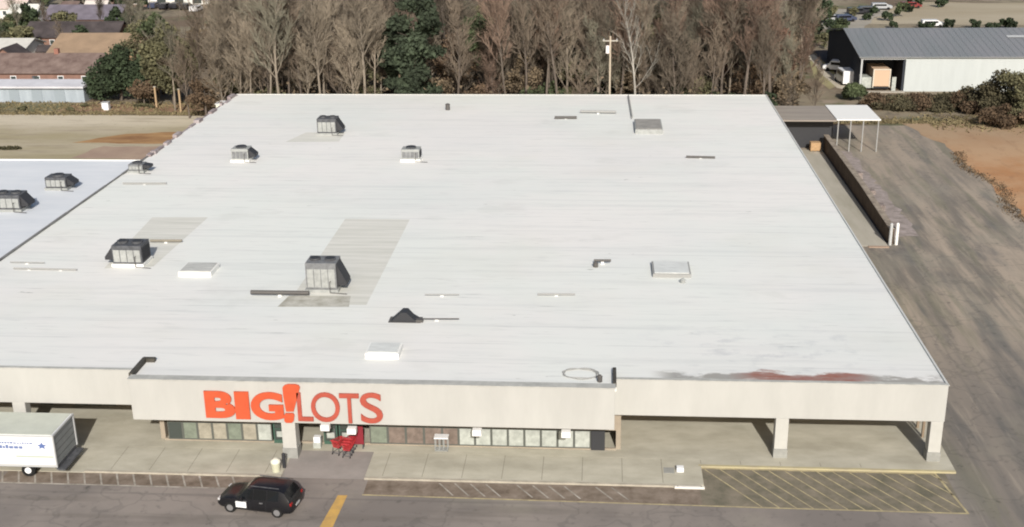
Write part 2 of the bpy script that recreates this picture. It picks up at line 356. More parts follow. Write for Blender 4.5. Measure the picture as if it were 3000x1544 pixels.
b = MB()
for i in range(26): x = -45 + i * 2.45; b.quad((x, 64.0 if x < 6.3 else 66.5, SL + .008), (x + .03, 64.0 if x < 6.3 else 66.5, SL + .008), (x + .03, 66.95 if not -19.4 < x < -14.2 else 64.0, SL + .008), (x, 66.95 if not -19.4 < x < -14.2 else 64.0, SL + .008)) if x > -31.9 and x < 21.5 and not -19.4 < x < -14.2 else None
tag(b.build('sidewalk_joint', mat('joint_dark', (.2, .185, .15), .9)), kind='structure')
# fire lane
sheet('fire_lane', rough_poly([(-36.8, 62.3), (-19.6, 62.3), (-19.6, 63.68), (-36.8, 63.68)], 1, 0.03, 2), 0.026, LANE)
sheet('fire_lane', rough_poly([(-14, 61.95), (6.2, 61.75), (6.2, 63.66), (-14, 63.66)], 1, 0.05, 2), 0.026, LANE)
sheet('fire_lane', [(6.2, 61.7), (21.25, 61.6), (21.25, 66.18), (6.2, 66.18)], 0.027, LANEG)
b = MB()
z = 0.032
for i in range(15):
    x = -37.2 + i * 1.05
    b.quad((x + .62, 62.33, z), (x + 0.74, 62.33, z), (x + 0.12, 63.66, z), (x, 63.66, z))
b.quad((-36.8, 62.2, z), (-20.5, 62.2, z), (-20.5, 62.32, z), (-36.8, 62.32, z))
for i in range(12):
    if i in (4, 9): continue
    x = -9.6 + i * 0.95
    b.quad((x + 1.0, 62.1, z), (x + 1.12, 62.1, z), (x + 0.12, 63.5, z), (x, 63.5, z))
tag(b.build('lane_marking', WHT), kind='structure')
b = MB()
b.quad((-14, 61.85, z), (10, 61.58, z), (10, 61.7, z), (-14, 61.97, z))
b.quad((10, 61.58, z), (21.4, 61.52, z), (21.4, 61.66, z), (10, 61.7, z))
b.quad((21.26, 61.66, z), (21.4, 61.66, z), (20.7, 66.18, z), (20.56, 66.18, z))
b.quad((6.3, 66.03, z), (20.56, 66.03, z), (20.56, 66.15, z), (6.3, 66.15, z))
for i in range(15):
    x = 6.6 + i * 0.98
    x1 = x + 3.0; y1 = 61.7
    if x1 > 21.1: y1 = 66.0 - 4.3 * (21.0 - x) / 3.0; x1 = 21.0
    if y1 > 65.6: continue
    b.quad((x, 66.0, z), (x + 0.1, 66.0, z), (x1 + 0.1, y1, z), (x1, y1, z))
tag(b.build('lane_marking', YEL), kind='structure')
b = MB()
p = [G(990, 1452), G(1018, 1452), G(968, 1560), G(928, 1560)]; b.quad(*[(q.x, q.y, z) for q in (p[3], p[2], p[1], p[0])])
tag(b.build('parking_line', YELB), kind='structure')

# ------------------------------------------------------------------ the store
RZ = 5.2
YF, YC = 67.5, 66.0
st = thing('store_building', 'long white roofed store with cream fascia and orange red lettering over its front', 'store', (-14, 110, 0))
def part(b, name, m, parent=None, **k):
    "parts are modelled in world metres and hung on a thing with an unrotated base"
    par = parent or st
    root = par
    off = Vector((0, 0, 0))
    while root: off += root.location; root = root.parent
    b.v = [(x - off.x, y - off.y, z - off.z) for x, y, z in b.v]
    return b.build(name, m, par, **k)
b = MB(); b.prism([(-48.5, YF + 0.3), (-29.4, YF + 0.3), (-29.4, YC + 0.65), (1.15, YC + 0.65), (1.15, YF + 0.3), (21.2, YF + 0.3), (21.2, 154.5), (-48.5, 154.5)], RZ - 0.3, RZ)
part(b, 'roof', ROOF)
b = MB(); b.box(-48.3, -28.5, 73.0, 73.3, 0, RZ - 0.3).box(1.5, 21.1, 73.0, 73.3, 0, RZ - 0.3).box(-48.3, 21.1, 154.0, 154.3, 0, RZ - 0.3).box(20.8, 21.1, 73.3, 154.0, 0, RZ - 0.3).box(-48.3, -48.0, 73.3, 154.0, 0, RZ - 0.3)
b.box(-28.5, -28.2, 68.1, 73.0, 0, RZ - 0.3).box(1.2, 1.5, 68.1, 73.0, 0, RZ - 0.3).box(-28.2, 1.2, 67.95, 68.1, 1.55, RZ - 0.3).box(-28.2, 1.2, 67.95, 68.1, 0, 0.12 + SL)
part(b, 'wall', WALLB)
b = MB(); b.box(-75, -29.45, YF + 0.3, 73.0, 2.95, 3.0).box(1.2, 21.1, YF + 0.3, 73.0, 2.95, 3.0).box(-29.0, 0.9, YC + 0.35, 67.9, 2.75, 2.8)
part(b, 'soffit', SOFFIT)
b = MB(); b.box(-29.3, 1.05, YC, YC + 0.3, 2.6, 5.38); b.box(-29.3, -29.0, YC + 0.3, YF + 0.3, 2.6, 5.0).box(0.75, 1.05, YC + 0.3, YF + 0.3, 2.6, 5.0)
part(b, 'fascia', CREAM, bevel=0.02)
b = MB(); b.box(1.06, 21.25, YF, YF + 0.25, 2.87, 5.30).box(21.0, 21.25, YF + 0.25, 73.0, 2.87, 5.10); part(b, 'fascia', CREAM, bevel=0.02)
b = MB(); b.box(-48.5, -29.31, YF, YF + 0.25, 2.87, 5.30); part(b, 'fascia', CREAM, bevel=0.02)
b = MB(); b.box(-29.35, 1.1, YC - 0.04, YC + 0.62, 5.385, 5.45); part(b, 'coping', COPING)
b = MB(); b.box(1.11, 21.3, YF - 0.03, YF + 0.27, 5.305, 5.36); part(b, 'coping', COPING)
b = MB(); b.box(-48.5, -29.36, YF - 0.03, YF + 0.27, 5.305, 5.36); part(b, 'coping', COPING)
b = MB(); b.box(-29.5, -29.25, YC + 0.63, 69.1, RZ, 5.52).box(-29.5, -28.7, 69.0, 69.3, RZ, 5.47); part(b, 'parapet', DARKTRIM)
b = MB(); b.box(0.93, 1.15, YC + 0.63, 68.9, RZ, 5.5); part(b, 'parapet', DARKTRIM)
b = MB(); b.box(-29.2, 0.9, YC + 0.66, YC + 1.0, RZ + 0.003, RZ + 0.05); part(b, 'shade_gutter', DARKTRIM)  # parapet's cast shadow on the roof, put in as a dark strip
b = MB(); b.box(1.2, 21.15, YF + 0.32, YF + 0.42, RZ + 0.003, RZ + 0.03); part(b, 'shade_gutter', COPING); b = MB(); b.box(-48.4, -29.55, YF + 0.32, YF + 0.46, RZ + 0.003, RZ + 0.03); part(b, 'shade_gutter', COPING)  # same shadow line behind the side copings, put in as grey strips
b = MB(); b.box(21.2, 21.32, YF + 0.3, 154.6, RZ - 0.12, RZ + 0.10); b.box(-48.5, 21.19, 154.5, 154.62, RZ - 0.12, RZ + 0.07); part(b, 'roof_edge', mat('edge_metal', (0.55, 0.55, 0.52), 0.5))
b = MB()
b.box(-48.62, -48.4, 121.2, 154.4, RZ - .25, RZ + .04); rr = random.Random(3); y = 121.6
while y < 154:
    d = rr.uniform(0.6, 2.2); h = rr.uniform(0.05, 0.4)
    if rr.random() < 0.75: b.box(-48.5 - rr.uniform(0.05, 0.25), -48.5 + rr.uniform(0.1, 0.5), y, min(y + d, 154.2), RZ - 0.2, RZ + h)
    y += d + rr.uniform(0.0, 1.0)
part(b, 'parapet', mat('stained_parapet', (0.16, 0.12, 0.12), 0.9, col2=(0.40, 0.36, 0.36), scale=0.7))
b = MB(); y = 67.9
while y < 121:
    d = rr.uniform(2, 6); wdt = rr.uniform(0.06, 0.16)
    b.box(-48.5 - wdt, -48.5 + wdt, y, y + d, RZ + 0.004, RZ + 0.12); y += d + 0.02
part(b, 'expansion_joint', mat('joint_cap', (0.12, 0.12, 0.115), 0.8, col2=(0.24, 0.24, 0.23), scale=0.5))
# patches of older membrane
b = MB(); b.quad((-22.6, 79.6, RZ + .008), (-16.8, 79.6, RZ + .008), (-16.8, 100.2, RZ + .008), (-22.6, 100.2, RZ + .008)); part(b, 'roof_patch', PATCH)
b = MB(); b.quad((-39.2, 86.6, RZ + .008), (-35.4, 87.2, RZ + .008), (-35.1, 100.3, RZ + .008), (-40.2, 100.1, RZ + .008)); part(b, 'roof_patch', PATCH)
b = MB(); b.quad((-35.2, 128.5, RZ + .008), (-29.2, 128.6, RZ + .008), (-29.4, 133, RZ + .008), (-34, 133, RZ + .008)); part(b, 'roof_patch', PATCH)
b = MB(); b.quad((-23.2, 79.0, RZ + .012), (-18.0, 79.2, RZ + .012), (-18.3, 81.3, RZ + .012), (-22.9, 81.2, RZ + .012)); part(b, 'roof_patch', mat('dirty_patch', (0.30, 0.29, 0.24), .9, col2=(0.5, 0.49, 0.44), scale=1.2))
# columns
def column(x0, x1, y0, y1, top, base_h=0.75):
    b = MB(); b.box(x0, x1, y0, y1, base_h, top); c = part(b, 'column', COLP, bevel=0.02)
    b = MB(); b.box(x0 - 0.04, x1 + 0.04, y0 - 0.04, y1 + 0.04, 0.0, base_h); part(b, 'base', COLB, c, bevel=0.02)
column(11.05, 11.85, YF - 0.02, YF + 0.7, 2.868)
column(20.45, 21.2, YF - 0.02, YF + 0.7, 2.868)
column(-19.8, -18.92, 66.02, 66.9, 2.598, 0.8)
column(-37.95, -37.1, YF + 0.02, YF + 0.7, 2.868)
# side opening of the end bay
b = MB()
for y in (69.3, 70.6, 71.9): b.box(20.9, 21.05, y, y + 0.18, 0.15, 2.87)
part(b, 'post', mat('brown_post', (0.22, 0.17, 0.12), 0.8))
# shop windows of the middle bay
def windows(x0, x1, n, mats, z0, z1, y=67.93):
    wd = (x1 - x0) / n
    for i in range(n):
        a = x0 + i * wd; c = a + wd
        b = MB(); t = 0.07
        b.box(a, c, y - 0.06, y, z0, z0 + t).box(a, c, y - 0.06, y, z1 - t, z1).box(a, a + t, y - 0.06, y, z0 + t, z1 - t).box(c - t, c, y - 0.06, y, z0 + t, z1 - t)
        f = part(b, 'window', FRAME)
        b = MB(); b.box(a + t, c - t, y - 0.035, y - 0.025, z0 + t, z1 - t); part(b, 'pane', mats[i % len(mats)], f)
windows(-27.9, -21.0, 7, [GLASS, PAN_G, PAN_T, PAN_T, PAN_G, PAN_T, PAN_P], 0.27, 1.55)
windows(-14.6, -9.9, 4, [PAN_G, PAN_B, PAN_B, PAN_B], 0.27, 1.55)
windows(-9.9, -0.4, 9, [PAN_B, PAN_P, PAN_P, PAN_P, PAN_P, PAN_P, PAN_P, PAN_P, PAN_P], 0.27, 1.55)
b = MB(); b.box(-0.38, 0.5, 67.86, 67.92, 0.16, 1.55); part(b, 'door', HVACD)
# entrance
for x in (-20.9, -17.6, -16.6):
    b = MB(); b.box(x, x + 0.08, 67.85, 67.92, 0.16, 2.4).box(x + 0.82, x + 0.9, 67.85, 67.92, 0.16, 2.4).box(x + 0.08, x + 0.82, 67.85, 67.92, 0.16, 0.4).box(x + 0.08, x + 0.82, 67.85, 67.92, 2.28, 2.4).box(x + 0.08, x + 0.82, 67.85, 67.92, 1.15, 1.2)
    d = part(b, 'door', mat('door_green', (0.05, 0.10, 0.075), 0.4))
    b = MB(); b.box(x + 0.082, x + 0.818, 67.88, 67.9, 0.4, 1.15).box(x + 0.082, x + 0.818, 67.88, 67.9, 1.2, 2.28); part(b, 'pane', GLASS, d)
    b = MB(); b.box(x + 0.2, x + 0.7, 67.86, 67.878, 0.6, 1.0); part(b, 'poster', PAN_P, d)
    b = MB(); b.tube((x + 0.72, 67.8, 1.0), (x + 0.72, 67.8, 1.35), 0.02); part(b, 'handle', RIM, d)
# dark doors of the left bay behind the truck
for x in (-38.9, -36.4, -35.4, -34.4):
    b = MB(); b.box(x, x + 0.9, 72.9, 72.98, 0.05, 2.3); f = part(b, 'window', FRAME)
    b = MB(); b.box(x + 0.1, x + 0.8, 72.87, 72.895, 0.3, 2.2); part(b, 'pane', GLASS, f)
# lights under the fascia
for px, py in ((1397, 1267), (1658, 1272), (1030, 1262), (952, 1252)):
    q = V(px, py, 65.9)
    b = MB(); b.box(q.x - 0.28, q.x + 0.28, 65.82, 66.25, q.z - 0.22, q.z + 0.16); l = part(b, 'flood_light', mat('lamp_white', (0.75, 0.74, 0.72), 0.5))
    b = MB(); b.box(q.x - 0.24, q.x + 0.24, 65.86, 66.15, q.z - 0.27, q.z - 0.221); part(b, 'lens', HVACM, l)

# lettering
def letter(ch, x0, x1, z0, z1, m, off=0.0, shear=0.0, depth=0.12, stroke=None):
    cu = bpy.data.curves.new('letter', 'FONT'); cu.body = ch; cu.extrude = 0.5; cu.offset = off; cu.size = 1; cu.shear = shear; cu.resolution_u = 6
    tmp = bpy.data.objects.new('tmp', cu); COL.objects.link(tmp)
    bpy.context.view_layer.update()
    me = bpy.data.meshes.new_from_object(tmp.evaluated_get(bpy.context.evaluated_depsgraph_get()))
    bpy.data.objects.remove(tmp)
    xs = [v.co.x for v in me.vertices]; ys = [v.co.y for v in me.vertices]
    ax, bx_, ay, by_ = min(xs), max(xs), min(ys), max(ys)
    base = st.location
    for v in me.vertices:
        v.co = Vector((x0 + (v.co.x - ax) / (bx_ - ax) * (x1 - x0) - base.x, (YC - 0.09) - v.co.z * depth - base.y, z0 + (v.co.y - ay) / (by_ - ay) * (z1 - z0) - base.z))
    me.materials.clear(); me.materials.append(m)
    o = bpy.data.objects.new('letter', me); COL.objects.link(o); o.parent = st
    return o
for ch, a, c, t, bt, m, off, sh in (('B', 604, 684, 1148, 1224, REDM, 0.045, 0), ('I', 692, 726, 1149, 1228, REDM, 0.05, 0), ('G', 738, 826, 1151, 1230, REDM, 0.045, 0),
                               ('L', 874, 912, 1152, 1234, REDD, 0.006, 0), ('O', 914, 992, 1152, 1236, REDD, 0.004, 0),
                               ('T', 998, 1050, 1155, 1240, REDD, 0.006, 0), ('S', 1058, 1118, 1153, 1240, REDD, 0.008, 0)):
    p0 = V(a, bt, 65.85); p1 = V(c, t, 65.85)
    letter(ch, p0.x, p1.x, p0.z, p1.z, m, off, sh)
def flat_letter(polys, m):
    b = MB()
    for poly in polys: b.ext([(V(px, py, 65.85).x, V(px, py, 65.85).z) for px, py in poly], 'y', YC - 0.15, YC - 0.02)
    part(b, 'letter', m)
flat_letter([[(827, 1136), (832, 1130), (842, 1127), (864, 1127), (874, 1130), (878, 1137), (872, 1160), (860, 1206), (838, 1206), (830, 1165)], [(835, 1212), (858, 1212), (862, 1218), (860, 1234), (854, 1239), (838, 1239), (833, 1234), (832, 1218)]], REDM)

# the lower neighbour on the left
nb = thing('store_building', 'lower white roofed shop wing adjoining the long store at the left edge', 'store', (-60, 100, 0))
LZ = 4.9
b = MB(); b.box(-78, -48.66, YF + 0.3, 121, LZ - 0.3, LZ); part(b, 'roof', mat('wing_roof', (0.66, 0.68, 0.70), 0.75, col2=(0.58, 0.61, 0.64), scale=0.3, stretch=(0.4, 1.6, 1)), nb)
b = MB(); b.box(-78, -77.7, 73, 121, 0, LZ - 0.3).box(-77.7, -48.7, 120.5, 120.8, 0, LZ - 0.3).box(-77.7, -48.7, 73, 73.3, 0, LZ - 0.3); part(b, 'wall', WALLB, nb)
b = MB(); b.box(-78, -48.51, YF, YF + 0.25, 2.87, 5.30); part(b, 'fascia', CREAM, nb)
b = MB(); b.box(-78, -48.7, 121, 121.12, LZ - 0.2, LZ + 0.1); part(b, 'roof_edge', CURBW, nb)

# ------------------------------------------------------------------ rooftop equipment
def rooftop_unit(label, x, y, w_, d, h, rz=0, body=HVAC, hood=True, fans=1, dark='right', z=RZ, scale=1.0, group='air handling units on the roof'):
    t = thing('rooftop_unit', label, 'air conditioner', (x, y, z), rz, group)
    b = MB(); b.box(-w_/2 - .1, w_/2 + .1, -d/2 - .1, d/2 + .1, 0, 0.25); b.build('curb', CURBW if dark == 'left' or body is HVACL else HVACL, t)
    b = MB(); b.tube((w_ * .3, -d/2 - .3, .1), (w_ * .3, -d/2 - .3, .9), .03, k=6).tube((w_ * .3, -d/2 - .3, .9), (w_ * .3, -d/2, .9), .03, k=6).tube((w_ * .3, -d/2 - .3, .1), (w_ * .3 + 1.3, -d/2 - .5, .1), .03, k=6); b.build('gas_pipe', PIPE, t)
    b = MB(); b.box(-w_/2, w_/2, -d/2, d/2, 0.25, h); c = b.build('cabinet', body, t, bevel=0.03)
    b = MB()
    n = 4
    for i in range(n):
        a = -w_/2 + 0.08 + i * (w_ - .16) / n; b.box(a + .03, a + (w_ - .16) / n - .03, -d/2 - 0.03, -d/2 - 0.002, 0.4, h * 0.8)
    b.build('access_panel', HVACL if body is not HVACL else HVAC, c)
    b = MB()
    for i in range(7):
        zz = 0.45 + i * (h - 0.65) / 7; b.box(w_/2 + .002, w_/2 + .06, -d/2 + .1, d/2 - .1, zz, zz + (h - .65) / 14)
    b.build('louvre', HVACD, c)
    for i in range(fans):
        fx = (i - (fans - 1) / 2) * w_ / fans; r = min(w_ / fans, d) * 0.36
        b = MB(); b.tube((fx, 0, h), (fx, 0, h + 0.16), r, k=20); f = b.build('fan', HVACM, t)
        b = MB(); b.tube((fx, 0, h + .161), (fx, 0, h + 0.18), r * .85, k=20)
        f2 = b.build('fan_grille', HVACD, f)
    if hood:
        s_ = -1 if dark == 'left' else 1
        b = MB(); p = [(s_ * w_/2, 0.5), (s_ * (w_/2 + 0.7), 0.5), (s_ * (w_/2 + 0.7), 0.75), (s_ * w_/2, h * .95)]
        if s_ < 0: p.reverse()
        b.ext(p, 'y', -d * .4, d * .4); b.build('intake_hood', HVACD if dark else HVACM, t)
    return t
def at(px, py, z=RZ): return G(px, py, z)
rooftop_unit('grey rooftop air conditioner nearest the rear roof edge, left of centre', -31.2, 132.6, 2.2, 1.8, 1.9, 0, HVACM, True, 2)
rooftop_unit('small dark air conditioner between the rear grey unit and the left roof edge', -37.8, 120.4, 1.8, 1.6, 1.4, 0, HVACL, True, 1)
rooftop_unit('small pale air conditioner alone on the mid roof, right of the other rear units', -19.8, 120.9, 1.9, 1.5, 1.3, 0, HVACL, False, 1)
rooftop_unit('air conditioner with a black hood on its left, beside the smaller grey roof patch', -37.4, 88.0, 2.4, 1.9, 1.75, 0, HVACM, True, 2, 'left')
rooftop_unit('tall grey air conditioner standing on the large rectangular roof patch', -20.6, 82.9, 2.3, 1.8, 2.3, 0, HVAC, True, 2)
rooftop_unit('grey air conditioner on the lower wing roof, farther of the two there', -53.3, 110.3, 2.1, 1.6, 1.3, 0, HVACM, True, 1, z=LZ)
rooftop_unit('grey air conditioner on the lower wing roof, cut by the left picture edge', -54.8, 103.2, 2.6, 1.8, 1.6, 0, HVACM, True, 2, z=LZ)
rooftop_unit('small grey air conditioner at the left roof edge where the wing ends', -47.3, 115.6, 1.5, 1.3, 0.9, 0, HVAC, True, 1)
# extra details of the two big units
def tank(label, x, y, r, h, m):
    o = MB(); o.tube((0, 0, 0), (0, 0, h), r, k=16).tube((0, 0, h), (0, 0, h + .12), r * 1.15, r * .4, k=16)
    return tag(o.build('roof_vent', m, loc=(x, y, RZ)), label, 'vent')
tank('short dark vent pipe near the rear edge of the roof, left of centre', *at(1312, 322)[:2], 0.28, 0.7, PIPE)
tank('small dark vent stub on the open roof at right of centre', *at(1745, 782)[:2], 0.2, 0.3, PIPE)
tank('small dark vent stub just behind the front parapet by its right step', *at(1757, 1118)[:2], 0.16, 0.35, PIPE)
tank('small pale vent stub in the middle of the open right hand roof', *at(2000, 828)[:2], 0.2, 0.22, HVACL)
def hatch(label, x0, x1, y0, y1, h, m, lid=CURBW, name='skylight', cat='skylight'):
    t = thing(name, label, cat, ((x0 + x1) / 2, (y0 + y1) / 2, RZ)); w2 = (x1 - x0) / 2; d2 = (y1 - y0) / 2
    b = MB(); b.box(-w2, w2, -d2, d2, 0, h); b.build('curb', lid, t)
    b = MB(); b.box(-w2 + .12, w2 - .12, -d2 + .12, d2 - .12, h, h + .06); b.build('lid', m, t, bevel=.02)
    return t
SKY = mat('skylight_lid', (0.60, 0.615, 0.59), 0.5, var=0.12, scale=2, stretch=(.5, 2, 1))
SKYG = mat('skylight_lid_grey', (0.46, 0.46, 0.43), 0.5, var=0.2, scale=1.5, stretch=(.5, 2, 1))
hatch('white curbed hatch on the roof between the two big grey units', -32.6, -30.0, 85.0, 87.2, 0.38, SKYG)
hatch('white curbed hatch near the front of the roof above the end of the red lettering', -15.1, -12.9, 70.2, 72.0, 0.38, SKY)
hatch('square dull grey hatch near the rear edge of the right hand roof', 3.9, 7.0, 133.0, 138.3, 0.5, mat('dull_lid', (0.27, 0.26, 0.24), .8, var=.15, scale=1), HVACL)
hatch('pale hatch with a dark left rim in the middle of the right hand roof', 4.1, 7.0, 86.1, 89.0, 0.3, SKY, PIPEG)
def pipe(label, pts, r, m, name='roof_pipe'):
    c = Vector(pts[0]); t = thing(name, label, 'pipe', tuple(c))
    b = MB()
    for a, d in zip(pts[:-1], pts[1:]): b.tube(Vector(a) - c, Vector(d) - c, r, k=8)
    b.build('pipe_run', m, t)
    b = MB(); n = 0
    for a, d in zip(pts[:-1], pts[1:]):
        a = Vector(a); d = Vector(d); L = (d - a).length; k = max(1, int(L / 2.4))
        for i in range(k):
            q = a.lerp(d, (i + .5) / k) - c; b.box(q.x - .12, q.x + .12, q.y - .12, q.y + .12, -(c.z - RZ), q.z - r * .9)
    b.build('support', CURBW, t)
def ap(px, py, h): q = G(px, py, RZ + h); return (q.x, q.y, RZ + h)
pipe('fat dark duct lying left of the tall unit on the large patch', [ap(735, 856, .3), ap(905, 858, .3)], 0.17, PIPE, 'roof_duct')
pipe('thin dark line running right from the hooded vent near the front roof', [ap(1215, 934, .12), ap(1345, 934, .12)], 0.05, PIPE)
pipe('dark pipe beside the grey hatch at the rear right roof', [ap(1700, 326, .25), ap(1805, 328, .25)], 0.16, PIPEG)
pipe('short dark pipe left of the rear hatch, nearer the middle of the roof', [ap(1625, 344, .2), ap(1690, 344, .2)], 0.17, PIPE)
pipe('grey pipe running from the rear roof edge to the square grey hatch', [ap(1841, 280, .2), ap(1852, 345, .2)], 0.10, PIPEG)
pipe('thin pipe with a thick middle on the open right hand roof', [ap(1575, 862, .12), ap(1685, 862, .12)], 0.07, PIPEG)
pipe('pale thin pipe crossing the roof behind the hooded vent', [ap(1245, 863, .12), ap(1345, 863, .12)], 0.05, PIPEG)
pipe('long thin grey pipe by the roof joint at far left, nearer line', [ap(40, 786, .1), ap(225, 790, .1)], 0.07, PIPEG)
pipe('thin grey pipe by the roof joint at far left, farther line', [ap(30, 768, .1), ap(130, 770, .1)], 0.05, PIPEG)
pipe('thin grey pipe on the roof just right of the wing joint', [ap(360, 537, .12), ap(488, 537, .12)], 0.09, PIPEG)
pipe('dark pipe on the grey patch behind the unit with the black hood', [ap(440, 705, .2), ap(533, 705, .2)], 0.11, mat('tan_pipe', (0.22, 0.20, 0.16), .8))
pipe('dark pipe rack in the middle of the right hand roof, left of the pale hatch', [ap(1740, 763, .3), ap(1790, 763, .3)], 0.10, PIPE)
pipe('thin black pipe in the middle of the rear right roof', [ap(2010, 459, .15), ap(2095, 461, .15)], 0.12, PIPE)
# hooded vent
t = thing('hooded_vent', 'black hooded vent near the front of the roof with a thin line leading right', 'vent', tuple(at(1188, 938)))
b = MB(); b.ext([(-1.0, 0), (1.0, 0), (0.55, .28), (0.15, .72), (-0.2, .72)], 'y', -.4, .5); b.build('hood', HVACD, t)
b = MB(); b.box(-1.15, 1.15, -.5, .6, -0.0, .02); b.box(.8, 1.3, -.45, -.1, .02, .2); b.build('flashing', PIPE, t)
# coil of cable near the right step of the fascia
t = thing('hose_coil', 'loose coil of thin grey hose lying behind the front parapet', 'hose', tuple(at(1700, 1096)))
b = MB(); pr = None
for i in range(50):
    a = i * .27; p = Vector((math.cos(a) * (1.1 + .1 * math.sin(i)), math.sin(a) * (.75 + .12 * math.cos(i * .7)), .04))
    if pr is not None: b.tube(pr, p, .035, k=5, cap=False)
    pr = p
b.build('hose', PIPEG, t)

# ------------------------------------------------------------------ vehicles
def loft_car(name, label, loc, rz, L, Wd, H, paint, kind='suv', detail=True, group=None, cat='car'):
    "car heading +x in its own frame"
    t = thing(name, label, cat, loc, rz, group)
    hw = Wd / 2
    # stations: x fraction, half width factor, sill z, belt z, roof z, roof half width factor
    if kind == 'suv':
        S = [(-.5, .80, .42, .80, .80, .78), (-.49, .90, .34, .92, .94, .84), (-.465, .96, .28, 1.0, 1.06, .86), (-.40, 1, .25, 1.0, H - .12, .74), (-.34, 1, .24, 1.0, H - .02, .74), (-.18, 1, .22, .98, H, .75), (.0, 1, .22, .96, H, .75), (.08, 1, .22, .95, H - .05, .74),
             (.22, 1, .22, .95, 1.02, .86), (.28, 1, .23, .93, .98, .86), (.38, .98, .24, .88, .93, .84), (.45, .93, .27, .80, .84, .80), (.485, .84, .32, .70, .72, .72), (.5, .70, .38, .62, .62, .62)]
        gl = (3, 8)
    N = len(S); b = MB(); rows = []
    for fx, wf, zb, zt, zr, rf in S:
        x = fx * L; w1 = hw * wf; ring = [(x, -w1 * .9, zb), (x, -w1, zb + .12), (x, -w1 * 1.0, (zb + zt) / 2), (x, -w1 * .96, zt), (x, -hw * rf * min(1, wf + .02), zr - min(.06, max(0, zr - zt) * .3)), (x, -hw * rf * .55, zr + .012), (x, 0, zr + .02)]
        ring += [(x, -p[1], p[2]) for p in reversed(ring[:-1])]
        rows.append(ring)
    K = len(rows[0])
    for r in rows: b.v += r
    for i in range(N - 1):
        for k in range(K - 1): b.f.append((i * K + k, (i + 1) * K + k, (i + 1) * K + k + 1, i * K + k + 1))
        b.f.append((i * K + K - 1, (i + 1) * K + K - 1, (i + 1) * K, i * K))
    b.f.append(tuple(range(K))); b.f.append(tuple((N - 1) * K + k for k in range(K - 1, -1, -1)))
    b.f = [tuple(reversed(f)) for f in b.f]
    body = b.build('body', paint, t, smooth=True)
    body.modifiers.new('es', 'EDGE_SPLIT').split_angle = R(40)
    # glass: shrunken copies of the cabin faces, just proud of the body
    def glass(name_, faces, inset=.12, up=.012):
        g = MB()
        for f in faces:
            pts = [Vector(q) for q in f]; c = sum(pts, Vector()) / 4; n = (pts[1] - pts[0]).cross(pts[2] - pts[1])
            if n.length < 1e-9: n = (pts[2] - pts[1]).cross(pts[3] - pts[2])
            n.normalize()
            if n.dot(c - Vector((c.x * .6, 0, .7))) < 0: n = -n
            g.quad(*[p.lerp(c, inset) + n * up for p in pts])
        return g.build(name_, CGLASS, t)
    def face(i, k): return (rows[i][k], rows[i + 1][k], rows[i + 1][k + 1], rows[i][k + 1])
    a, c = gl
    for i in range(a, c):
        if i in (3,): continue
        for k in (3, K - 5): glass('side_window', [face(i, k)], .09)
    glass('windscreen', [face(c - 1, k) for k in (4, 5, K - 7, K - 6)], .03)
    glass('rear_window', [face(2, k) for k in (4, 5, K - 7, K - 6)], .05)
    for fx in (-.31, .31):
        for s_ in (-1, 1):
            b = MB(); b.tube((fx * L, s_ * (hw - .20), .33), (fx * L, s_ * (hw + .025), .33), .335, k=20); wv = b.build('wheel', TYRE, t)
            b = MB(); b.tube((fx * L, s_ * (hw + .0251), .33), (fx * L, s_ * (hw + .035), .33), .2, k=14); b.build('rim', RIM, wv)
    for s_ in (-1, 1):
        b = MB(); b.box(.44 * L, .478 * L, s_ * hw * .74 - .16, s_ * hw * .74 + .16, .66, .80); b.build('headlight', HEADL, t, bevel=.03)
        b = MB(); b.box(-.497 * L, -.47 * L, s_ * hw * .78 - .12, s_ * hw * .78 + .12, .78, .96); b.build('taillight', TAIL, t, bevel=.02)
        b = MB(); b.box(.12 * L, .12 * L + .14, s_ * (hw + .10) - .09, s_ * (hw + .10) + .09, .98, 1.12); b.build('mirror', paint, t, bevel=.03)
    if detail:
        b = MB()
        for x in (-.17, .04, .2): b.box(x * L, x * L + .012, -hw - .006, -hw + .01, .3, .93).box(x * L, x * L + .012, hw - .01, hw + .006, .3, .93)
        b.build('door_seam', HVACD, t)
        b = MB()
        for x in (-.13, .08):
            for s_ in (-1, 1): b.box(x * L, x * L + .2, s_ * hw - .03, s_ * hw + .03, .82, .86)
        b.build('door_handle', RIM, t)
        b = MB(); b.box(-.33 * L, .04 * L, -hw * .66, -hw * .62, H + .03, H + .07); b.build('roof_rail', HVACM, t); b = MB(); b.box(-.33 * L, .04 * L, hw * .62, hw * .66, H + .03, H + .07); b.build('roof_rail', HVACM, t)
        b = MB(); b.box(-.505 * L, -.497 * L, -.26, .26, .5, .62); b.build('number_plate', LGREY, t)
    return t
car = loft_car('parked_car', 'black car parked side on at the kerb ramp before the entrance', (-19.75, 60.35, 0), R(171), 4.75, 1.95, 1.66, BLACKP)
# white sheet on the car's near side (that side is +y once turned round)
b = MB(); b.box(.42, 1.08, .973, .992, .42, .80); b.build('door_magnet', WHITE, car, label='blank white magnet on the front door')

